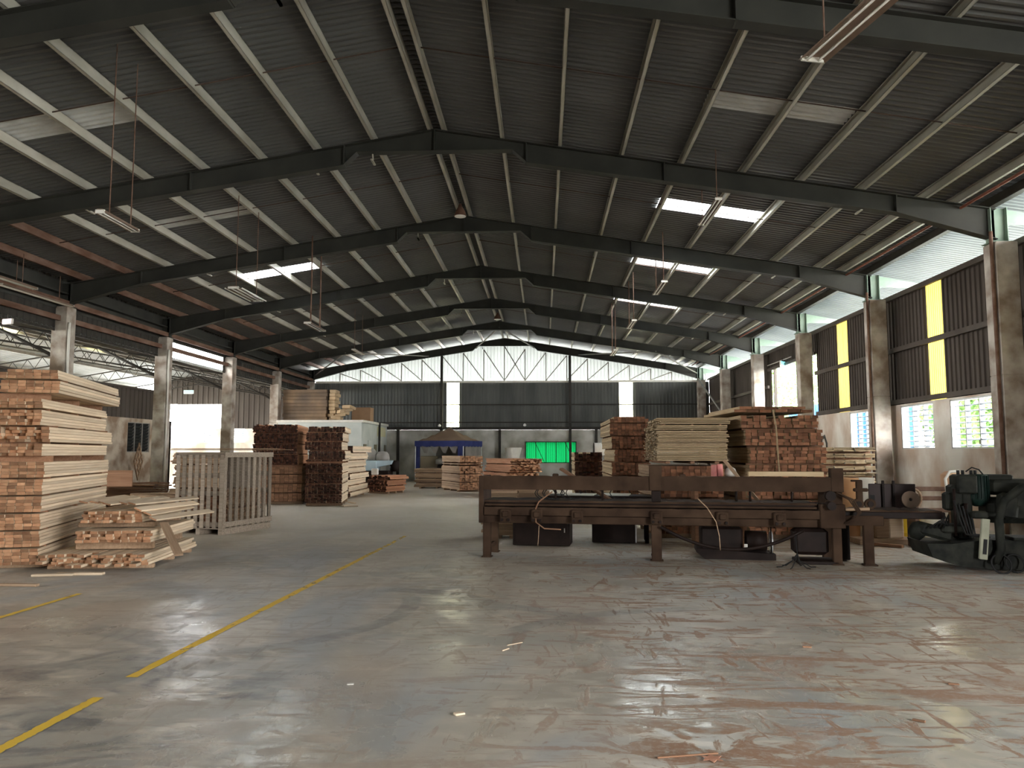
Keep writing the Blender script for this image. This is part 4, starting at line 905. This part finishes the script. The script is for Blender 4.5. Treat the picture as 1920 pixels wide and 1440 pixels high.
# thick hose sagging below, thin wires, cables over the top
def sag(a, b, d, n=14): 
    a = Vector(a); b = Vector(b); return [a.lerp(b, i/n)-Vector((0, 0, d*4*(i/n)*(1-i/n))) for i in range(n+1)]
MB().tube(sag((2.62, -.08, .51), (4.62, -.06, .49), .30), .024, 8).build('thick_hose', M_machd, t)
MB().tube([(3.15, -.14, .93), (3.28, -.16, .80), (3.4, -.17, .6), (3.44, -.17, .4), (3.45, -.17, .2)], .007, 6).build('thin_wire', W_mid_s, t)
MB().tube([(1.0, .08, 1.0), (.8, .0, .85), (.76, -.05, .75), (.77, -.1, .55), (.9, -.12, .46), (1.15, -.12, .45)], .011, 6).build('thin_wire', W_dark_s, t)
MB().tube([(.82, -.12, .5), (.81, -.12, .32), (.8, -.12, .2)], .006, 6).build('thin_wire', W_mid_s, t)
rs = random.Random(4)
for i in range(7):
    u0 = rs.uniform(.7, 2.0); MB().tube([(u0+.16*math.cos(a)+.02*i, .3+.05*i, .96+.09*math.sin(a)) for a in [j*2*pi/12 for j in range(11)]], .008, 5).build('loose_cable', M_black, t)
for u_ in (1.02, 1.75, 3.75, 3.95, 4.55): MB().cyl((u_, .35, .86), (u_, .35, 1.04), .018, n=8).build('guide_pin', M_machd, t)
for u_ in (1.05, 2.95, 4.15, 4.6): cb((u_, .08, 1.25), (.09, .07, .05), bev=.015).build('lump', M_mach, t)
# gearbox, pulleys and drive at the right end
mb_('gear_block', (4.86, -.05, .52, 5.2, .3, .86)); MB().cyl((5.0, -.1, .98), (5.0, .05, .98), .07, n=16).cyl((5.0, -.14, .84), (5.0, .05, .84), .06, n=16).build('roller', M_machd, t)
for i in range(3): MB().tube([(5.08, -.02-.03*i, 1.03), (5.25+.03*i, -.06, .93), (5.36+.02*i, -.08, .75), (5.3, -.08, .62+.02*i), (5.18, -.06, .6)], .012, 6).build('air_hose', M_mach, t)
mb_('outfeed_table', (5.15, .05, .66, 6.55, .62, .755), m=M_machd); rough_top('outfeed_dust', 5.1, 6.5, .03, .6, .755, .78, 30, .012)
mb_('outfeed_frame', (5.1, 0, .56, 5.72, .1, .70)); 
mb_('leg', (5.45, .0, .01, 5.58, .1, .6)); mb_('leg', (5.22, .5, .01, 5.38, .6, .6), m=M_machd)
mb_('foot_plate', (5.43, -.02, 0, 5.62, .13, .02)); mb_('motor_housing', (4.52, .1, .12, 5.0, .45, .5), m=M_machd, bev=.05)
mb_('skid_frame', (4.55, .0, .0, 5.1, .5, .05), m=M_machd)
q = MB().cyl((5.42, .1, .86), (5.42, .16, .86), .075, n=20).cyl((5.58, .1, .86), (5.58, .16, .86), .075, n=20).cbox((5.44, .13, 1.03), (.09, .05, .35), bev=.01).cbox((5.46, .13, 1.06), (.2, .06, .05), bev=.02).cbox((5.4, .13, 1.19), (.14, .04, .03), bev=.01); q.build('tension_arm', M_mach, t)
MB().cyl((5.42, .08, .86), (5.42, .1, .86), .04, n=14).cyl((5.58, .08, .86), (5.58, .1, .86), .04, n=14).build('pulley_hub', M_machd, t)
MB().cyl((5.2, -.05, .79), (5.52, -.05, .8), .022, n=10).build('handle_bar', W_mid_s, t)
pn = mb_('side_panel', (5.78, .9, .72, 6.45, .93, 1.12), m=mat('dark purple-brown sheet', (.035, .022, .022), (.05, .034, .032), sc=2, rough=.5))
for u_ in (5.98, 6.13): cb((u_, .88, .94), (.035, .03, .46), bev=.004).build('panel_strap', M_machd, pn)
MB().box(5.8, .892, .75, 5.86, .90, .95).build('panel_label', M_black, pn)
# disc with a hole, leaning on the table
o = MB(); prof = []
n = 28
for yy in (0, .03):
    for rr_ in (.025, .125):
        for j in range(n): a = 2*pi*j/n; o.v.append((rr_*math.cos(a), yy, rr_*math.sin(a)))
for j in range(n):
    k2 = (j+1) % n
    for f in ((j, k2, n+k2, n+j), (2*n+k2, 2*n+j, 3*n+j, 3*n+k2), (n+j, n+k2, 3*n+k2, 3*n+j), (k2, j, 2*n+j, 2*n+k2)): o.f.append(f); o.m.append(0); o.sm.append(False)
o = o.build('wooden_disc', mat('dusty disc', (.22, .15, .11), (.3, .22, .16), sc=5), label='round dusty disc with a centre hole leaning on the outfeed table', cat='disc')
o.matrix_world = Matrix.Translation(mo) @ Matrix.Rotation(ma, 4, 'Z') @ Matrix.Translation((6.3, .66, .9)) @ Matrix.Rotation(-.15, 4, 'X')
# things beneath / behind the press (own objects)
def mput(name, u, v, z, label, cat): 
    e = thing(name, (mo.x+u*math.cos(ma)-v*math.sin(ma), mo.y+u*math.sin(ma)+v*math.cos(ma), z), ma, label=label, cat=cat); return e
o = mput('black_cabinet', .55, 1.7, 0, 'dark low cabinet on the floor behind the left end of the press', 'cabinet')
cb((.1, 0, .26), (.98, .5, .48), bev=.01).build('cabinet_body', M_machd, o); cd_ = cb((.1, -.255, .26), (.9, .012, .4), bev=.004).build('cabinet_door', M_machd, o); cb((.5, -.27, .28), (.015, .02, .07)).build('door_handle', M_greyp, cd_)
o = mput('dark_cabinet', 2.15, 2.3, 0, 'second dark cabinet on the floor behind the middle of the press', 'cabinet')
cb((-.3, 0, .27), (.75, .5, .5), bev=.01).build('cabinet_body', M_machd, o); cb((.09, -.25, .27), (.02, .02, .48)).build('edge_strip', M_steelw, o)
o = mput('motor_unit', 3.15, .35, 0, 'dark motor unit on a steel skid under the press', 'motor')
q = MB().prism([(0, .1), (.12, 0), (1.15, 0), (1.15, .09), (0, .16)], 0, .5); q.build('skid', M_machd, o)
cb((.38, .25, .29), (.62, .36, .36), bev=.03).build('motor_body', M_machd, o); MB().cyl((.75, .25, .26), (1.05, .25, .26), .15, n=20).build('fan_drum', M_machd, o)
MB().tube([(1.12, .25+.16*math.cos(a), .25+.16*math.sin(a)) for a in [i*2*pi/20 for i in range(20)]], .012, 6, closed=True).build('drum_ring', M_steelw, o)
cb((.72, -.0, .2), (.05, .02, .07)).build('nameplate', M_white, o)
MB().cyl((.1, .1, .16), (.1, .1, .5), .012, n=6).cyl((1.1, .1, .1), (1.1, .1, .5), .012, n=6).build('hanger_rod', M_machd, o)
o = MB()
for i in range(6): a = i*1.05; o.tube([(0, 0, .45), (.02, 0, .2), (.05*math.cos(a), .05*math.sin(a), .1), (.2*math.cos(a), .14*math.sin(a), .015), (.27*math.cos(a), .2*math.sin(a), .012)], .007, 5)
o = o.build('cable_tangle', M_black, label='black cables hanging to the floor below the press', cat='cable'); o.location = mput_ = (mo.x+4.45*math.cos(ma)+.35*math.sin(ma), mo.y+4.45*math.sin(ma)-.35*math.cos(ma), 0)
# boards lying behind on the machine
def lean(name, pa, pb, w, th, label, m=W_mid_s):
    L = (pb-pa).length; o = MB().cbox((0, 0, 0), (L, w, th), bev=.004).build(name, m, label=label, cat='board'); o.matrix_world = Matrix.Translation((pa+pb)/2) @ (pb-pa).to_track_quat('X', 'Z').to_matrix().to_4x4(); return o
lean('leaning_board', at(1357, 862, 13.0), at(1452, 975, 12.75), .1, .05, 'brown board leaning diagonally behind the right half of the press')
lean('leaning_board', at(1052, 879, 13.6), at(1165, 950, 12.8), .09, .04, 'dark board leaning diagonally behind the left half of the press', W_dark_s)
lean('pale_beam', Vector((mo.x+3.9*math.cos(ma)+.0, mo.y+3.9*math.sin(ma)+.07, 1.285)), Vector((mo.x+4.95*math.cos(ma), mo.y+4.95*math.sin(ma)+.07, 1.285)), .1, .07, 'pale squared beam resting behind the right end of the top rail', W_tan_s)
for i, (pa, pb) in enumerate((((1062, 932), (1115, 934)), ((1125, 934), (1180, 936)))):
    lean('melamine_sheet', Vector((at(*pa, 14.2).x, 14.2, .838)), Vector((at(*pb, 14.2).x, 14.1, .838)), .5, .02, ['whitish panel lying flat behind the left half of the press', 'small whitish panel beside the dark leaning board'][i], W_white)
tb = thing('work_table', (1.0, 14.2, 0), -.1, label='low dark work table behind the left half of the press', cat='table')
cb((0, 0, .80), (1.9, .7, .05), bev=.01).build('table_top', M_machd, tb)
for x in (-.85, .85):
    for y in (-.28, .28): cb((x, y, .388), (.07, .07, .775), bev=.006).build('leg', M_machd, tb)
for i, (px, ang) in enumerate(((930, 0), (985, .1))):
    stack('short_offcut', 'short timber offcut', ['little pile behind press end', 'second little pile behind press'][i], (at(px-25+i*10, 940, 14.5+i).x, 14.5+i), ang, .62, .1, .05, 4, [8, 8], W_m, z0=.06, je=.04, vis=lambda c, r, p, n: c == 0 or r > 12, seed=70+i)
# pink and white bags
o = thing('pink_bucket', at(1350, 893, 13.4), 0, label='pink plastic container wedged between the two right-hand stacks', cat='bucket')
q = at(1345, 893, 13.4).z
MB().lathe((0, 0, 0), [(.055, 0), (.05, .2), (.04, .21)], 12).lathe((-.1, 0, 0), [(.055, 0), (.05, .19), (.04, .2)], 12).build('bucket_body', mat('pink plastic', (.75, .28, .26), (.8, .36, .34), sc=4, rough=.4), o)
o = MB().lathe((0, 0, 0), [(.09, 0), (.11, .05), (.08, .13), (.03, .16)], 12).build('white_bag', M_white, label='small white bag beside the pink container', cat='bag'); o.location = at(1370, 893, 13.5)
sb = thing('timber_trestle', (3.0, 13.5, 0), 0, label='dark low trestle between the press and the right stacks', cat='trestle')
cb((0, 0, q-.03), (.9, .45, .05), bev=.006).build('deck', W_dark_s, sb)
for x in (-.4, .4): cb((x, 0, (q-.055)/2), (.07, .35, q-.06), bev=.006).build('leg', W_dark_s, sb)

# right side clutter ----------------------------------------------------------------------
def barrel(px, py, Y, r, h, m, label, name='plastic_drum'):
    p = at(px, py, Y); o = MB().lathe((0, 0, 0), [(r*.92, 0), (r, .03), (r, h*.3), (r*1.04, h*.33), (r, h*.36), (r, h*.9), (r*.9, h)], 20).build(name, m, label=label, cat='bucket'); o.location = (p.x, Y, 0); return o
M_ybk = mat('yellow plastic', (.62, .42, .03), (.72, .52, .06), sc=3, rough=.4); M_wbk = mat('dirty white plastic', (.55, .52, .45), (.68, .65, .58), sc=4, rough=.5)
barrel(1703, 1000, 14.6, .17, .40, M_ybk, 'yellow bucket on the floor behind the outfeed table, left one', 'plastic_bucket'); barrel(1719, 1000, 14.9, .16, .42, M_ybk, 'yellow bucket on the floor behind the outfeed table, right one', 'plastic_bucket')
barrel(1743, 1000, 14.8, .2, .42, M_wbk, 'dirty white bucket nearest the dark drilling machine', 'plastic_bucket')
for i, (px, w_) in enumerate(((1650, .24), (1676, .26))):
    p = at(px, 1005, 14.0); o = cb((0, 0, .215), (w_, .25, .43), bev=.02).build('wood_block', [W_mid_s, W_pale_s][i], label=['brown wooden block behind the outfeed legs', 'pale wooden block beside the yellow buckets'][i], cat='block'); o.location = (p.x, 14.0, .10)
o = cb((0, 0, .05), (1.0, .5, .1), bev=.008).build('low_platform', W_mid_s, label='low wooden platform carrying the wooden blocks', cat='platform'); o.location = (at(1655, 1005, 14).x, 14.0, 0)
lean('floor_plank', G(1625, 1022)+Vector((0, 0, .03)), G(1693, 1028)+Vector((0, 0, .03)), .1, .05, 'dark plank lying on the floor behind the outfeed table', W_dark_s)
for i, (px, py, s) in enumerate(((1592, 912, .22), (1618, 912, .22))):
    p = at(px, 950, 14.6); o = MB().lathe((0, 0, 0), [(.2, 0), (.21, .5), (.23, .52), (.21, .55), (.21, 1.1), (.22, 1.13)], 18).build('upright_drum', [mat('orange drum', (.5, .26, .12), (.6, .36, .2), sc=3), M_wbk][i], label=['orange brown drum behind the press end', 'dirty white drum beside the orange brown one'][i], cat='drum'); o.location = (p.x, 14.6, 0)
# two-legged black loop against the wall
o = MB().tube([(0, 0, 0), (.02, 0, .6), (.06, 0, .85), (.14, 0, .88), (.19, 0, .8), (.2, 0, 0)], .025, 8).build('black_hoop', M_dark, label='upright black hoop against the right wall beside the timber stack', cat='hoop'); o.location = (at(1539, 900, 21).x, 21, .0); o.scale = (1, 1, 2.3)
# reddish frame and copper hose behind
o = thing('belt_machine', (at(1745, 955, 13.5).x, 13.5, 0), 0, label='brick red steel frame with a belt between panel and drilling machine', cat='machine')
for z in (.62, .82, .98): cb((.05, 0, z), (.8, .1, .07), bev=.01).build('frame_bar', M_rust, o)
for x in (-.3, .4): cb((x, 0, .45), (.08, .3, .9), bev=.01).build('leg', M_rust, o)
MB().tube([(-.3+.12*math.cos(a), -.06, .82+.16*math.sin(a)) for a in [i*2*pi/20 for i in range(20)]], .02, 6, closed=True).build('belt', W_mid_s, o)
cb((.42, .1, 1.0), (.3, .25, .55), bev=.06).build('shroud', mat('orange cover', (.5, .3, .18), (.6, .4, .27), sc=3), o)
MB().tube([(.25, -.1, .72), (.22, -.1, 1.15), (.3, -.1, 1.27), (.45, -.1, 1.28)], .025, 8).build('bent_pipe', M_white, o)

# dark green drilling machine -----------------------------------------------------------------
dP = Vector((5.0, 10.9, 0)); da = math.atan2(-.3, 2.5)
t = thing('boring_machine', dP, da, label='heavy dark green boring machine with upright motor at the right edge', cat='machine')
MB().prism([(.23, .36), (.30, .17), (.62, .06), (1.1, .03), (2.6, .03), (2.6, .42), (.95, .42), (.55, .36)], .0, .8).build('base_casting', M_mgrn, t)
q = MB().lathe((.22, .3, .5), [(.05, -.1), (.12, -.06), (.13, .05), (.09, .1), (.02, .12)], 14, T=Matrix.Rotation(-1.1, 4, 'Y')).cbox((.42, .3, .5), (.45, .3, .18), bev=.05, ry=.25).cbox((.62, .25, .55), (.3, .3, .12), bev=.03); q.build('spindle_nose', M_mgrn, t)
q = MB().cbox((.82, .35, .84), (.2, .28, .9), bev=.03).cbox((.72, .3, 1.0), (.16, .24, .3), bev=.03).cbox((.62, .25, .92), (.12, .2, .25), bev=.03); q.build('column', M_mgrn, t)
MB().cyl((.64, .1, .46), (.64, .1, 1.1), .02, n=8).cyl((.78, .15, .45), (.8, .15, .9), .03, n=8).build('guide_rod', M_machd, t)
q = MB(); mo_ = MB(); mo_.lathe((1.02, .3, .93), [(.05, -.08), (.09, -.06), (.13, 0), (.135, .04), (.135, .34), (.12, .36), (.03, .37)], 28)
for j in range(20):
    a = 2*pi*j/20; q.cbox((1.02+.14*math.cos(a), .3+.14*math.sin(a), 1.12), (.02, .007, .32), rz=a)
mo_ = mo_.build('motor', M_mgrn2, t); q.build('cooling_fins', M_mgrn2, mo_)
MB().cbox((.83, .26, 1.16), (.26, .28, .26), bev=.02).build('terminal_box', M_mgrn, t)
q = MB()
for x in (.76, .82, .93, .98): q.cyl((x, .25, 1.29), (x, .25, 1.35), .022, n=8)
q.tube([(.86, .25, 1.33), (.93, .22, 1.39), (1.02, .22, 1.36), (1.08, .24, 1.29)], .01, 6); q.build('cable_gland', M_black, t)
q = MB().cbox((1.45, .4, 1.12), (.6, .35, .22), bev=.05).cbox((1.3, .4, 1.25), (.34, .3, .08), bev=.02).cbox((1.45, .38, .8), (.7, .4, .35), bev=.08); q.build('gear_head', M_mgrn, t)
q = MB().cbox((1.28, .05, .87), (.24, .22, .36), bev=.05, ry=.15).cyl((1.42, -.04, .98), (1.42, .16, .98), .1, n=16); q.build('bearing_block', M_mgrn, t)
MB().tube([(1.6, .0, 1.18), (1.42, -.05, 1.12), (1.2, -.06, .95), (1.12, -.06, .7), (1.13, -.06, .3), (1.04, -.05, .12)], .055, 12).build('flexible_duct', M_mgrn, t)
MB().cbox((.92, -.08, .44), (.1, .05, .54), bev=.006, ry=.11).build('lever_plate', mat('pale lever paint', (.27, .28, .21), (.36, .36, .28), sc=5, rough=.6), t)
MB().cbox((.915, -.107, .34), (.045, .01, .2), ry=.11).build('lever_slot', M_black, t)
MB().cbox((.88, -.06, .76), (.2, .12, .1), bev=.03).cyl((.95, -.04, .76), (1.2, -.04, .76), .03, n=12).build('crank_arm', M_mgrn, t)
MB().cyl((1.12, .05, .36), (1.7, .05, .38), .045, n=14).build('cross_shaft', M_greyp, t); MB().cbox((1.9, .1, .44), (1.2, .3, .04), bev=.01).build('table_plate', M_mgrn, t)
for i, (x, z, r) in enumerate(((1.1, .12, .12), (1.28, .13, .11))):
    MB().tube([(x+r*math.cos(a), -.12+.05*math.sin(a)+.03*i, z+r*1.0*math.sin(a)) for a in [j*2*pi/24 for j in range(24)]], .012, 6, closed=True).build('hand_wheel', M_black, t)
rs = random.Random(9)
for i in range(5): MB().tube([(.6+.05*i, .0, .95-.04*i), (.64+.04*i, -.05, .7), (.7+.03*i, -.06, .5), (.85+.04*i, -.04, .46)], .011, 6).build('loose_cable', M_black, t)
for i in range(4): MB().tube([(.3+.06*i, .1, .56), (.42+.04*i, .05, .66+.03*i), (.55, .1, .6)], .012, 6).build('air_hose', M_black, t)

# wooden rack frame leaning on the partition, left
o = MB(); T = Matrix.Translation((PX+.55, 28.35, 1.25)) @ Matrix.Rotation(-1.3, 4, 'Z') @ Matrix.Rotation(.75, 4, 'Y')
for i in range(4): o.box(-.5, -.02, -.45+i*.3, .5, .02, -.39+i*.3, 0, T); o.box(-.5+i*.31, -.03, -.5, -.44+i*.31, .01, .5, 0, T)
o.build('wooden_rack', W_mid_s, label='broken slatted wooden frame hanging askew below the annex window', cat='wooden frame')

# floor markings and small litter ----------------------------------------------------------------
mY = bpy.data.materials.new('worn yellow line paint'); mY.use_nodes = True; n_ = mY.node_tree.nodes; l_ = mY.node_tree.links
pb = n_['Principled BSDF']; pb.inputs['Base Color'].default_value = (.72, .46, .03, 1); pb.inputs['Roughness'].default_value = .6
tr = n_.new('ShaderNodeBsdfTransparent'); mx = n_.new('ShaderNodeMixShader'); no = n_.new('ShaderNodeTexNoise'); no.inputs['Scale'].default_value = 7; no.inputs['Detail'].default_value = 8; tcx = n_.new('ShaderNodeTexCoord'); mr = n_.new('ShaderNodeMapRange')
sp_ = n_.new('ShaderNodeSeparateXYZ'); l_.new(tcx.outputs['Object'], sp_.inputs[0]); wy = n_.new('ShaderNodeMapRange'); l_.new(sp_.outputs['Y'], wy.inputs[0]); [setattr(wy.inputs[i+1], 'default_value', q) for i, q in enumerate((5.0, 17, .0, .26))]
ad = n_.new('ShaderNodeMath'); ad.operation = 'SUBTRACT'; l_.new(tcx.outputs['Object'], no.inputs[0]); l_.new(no.outputs[0], ad.inputs[0]); l_.new(wy.outputs[0], ad.inputs[1])
[setattr(mr.inputs[i+1], 'default_value', q) for i, q in enumerate((.24, .34, 0, 1))]; l_.new(ad.outputs[0], mr.inputs[0]); l_.new(mr.outputs[0], mx.inputs[0]); l_.new(tr.outputs[0], mx.inputs[1]); l_.new(pb.outputs[0], mx.inputs[2]); l_.new(mx.outputs[0], n_['Material Output'].inputs[0])
def line(name, a, b, w, label, seed=0):
    a, b = G(*a), G(*b); d = (b-a).normalized(); nn = Vector((-d.y, d.x, 0)); rs = random.Random(seed); N = 60; vs_ = []
    for i in range(N+1):
        p = a.lerp(b, i/N); e = rs.uniform(-.006, .006)
        vs_ += [(p.x+nn.x*(w/2+e), p.y+nn.y*(w/2+e), .002), (p.x-nn.x*(w/2+rs.uniform(-.006, .006)), p.y-nn.y*(w/2), .002)]
    MB().add(vs_, [(2*i, 2*i+1, 2*i+3, 2*i+2) for i in range(N)]).build(name, mY, label=label, cat='floor line', kind='structure')
line('floor_marking', (-60, 1437), (185, 1308), .075, 'yellow painted floor line, dash nearest the camera')
line('floor_marking', (246, 1270), (760, 1005), .08, 'long yellow painted floor line along the aisle, fading away', 2)
line('floor_marking', (-40, 1170), (150, 1113), .07, 'faint yellow floor line in front of the tall left stack', 3)
def chip(name, px, py, sx__, sy__, th, rz, m, label, cat):
    o = MB().cbox((0, 0, th/2), (sx__, sy__, th), bev=.003).build(name, m, label=label, cat=cat); o.location = G(px, py)+Vector((0, 0, .001)); o.rotation_euler = (0, 0, rz)
chip('wood_chip', 861, 1340, .065, .04, .012, .5, W_pale_s, 'pale wood chip on the floor near the camera', 'wood chip')
chip('paper_scrap', 657, 1283, .045, .03, .004, .2, M_white, 'small white scrap on the floor in the middle of the aisle', 'scrap')
chip('wood_splinter', 948, 1219, .012, .09, .008, -.6, W_pale_s, 'thin pale splinter on the floor below the press', 'splinter')
chip('wood_splinter', 965, 1208, .16, .012, .006, .7, W_pale_s, 'long thin splinter lying across the pale one', 'splinter')
chip('twig', 1290, 1418, .34, .012, .008, .22, W_dark_s, 'dark stick on the floor at the bottom edge', 'stick')
chip('bark_chip', 1513, 1214, .07, .03, .01, -.2, W_dark_s, 'dark bark chip on the right floor', 'wood chip')
chip('bark_chip', 1723, 1353, .07, .025, .01, -.6, W_dark_s, 'dark bark chip low on the right floor', 'wood chip')
chip('bark_chip', 1788, 1284, .07, .02, .01, -.2, W_dark_s, 'dark bark chip near the right edge of the floor', 'wood chip')
o = MB(); lf = G(1335, 1424)
pts = [(0, -.05), (.02, -.02), (.05, -.03), (.035, 0), (.055, .03), (.02, .025), (0, .06), (-.02, .025), (-.055, .03), (-.035, 0), (-.05, -.03), (-.02, -.02)]
o.add([(x, y, .004+.012*abs(x)*10*.5) for x, y in pts]+[(x, y, .002+.012*abs(x)*5) for x, y in pts], [tuple(range(12)), tuple(range(23, 11, -1))]+[(i, (i+1) % 12, 12+(i+1) % 12, 12+i) for i in range(12)])
o = o.build('dry_leaf', mat('dry leaf', (.35, .16, .10), (.45, .24, .16), sc=20), label='dry reddish leaf on the floor at the bottom edge', cat='leaf'); o.location = (lf.x, lf.y, .001)
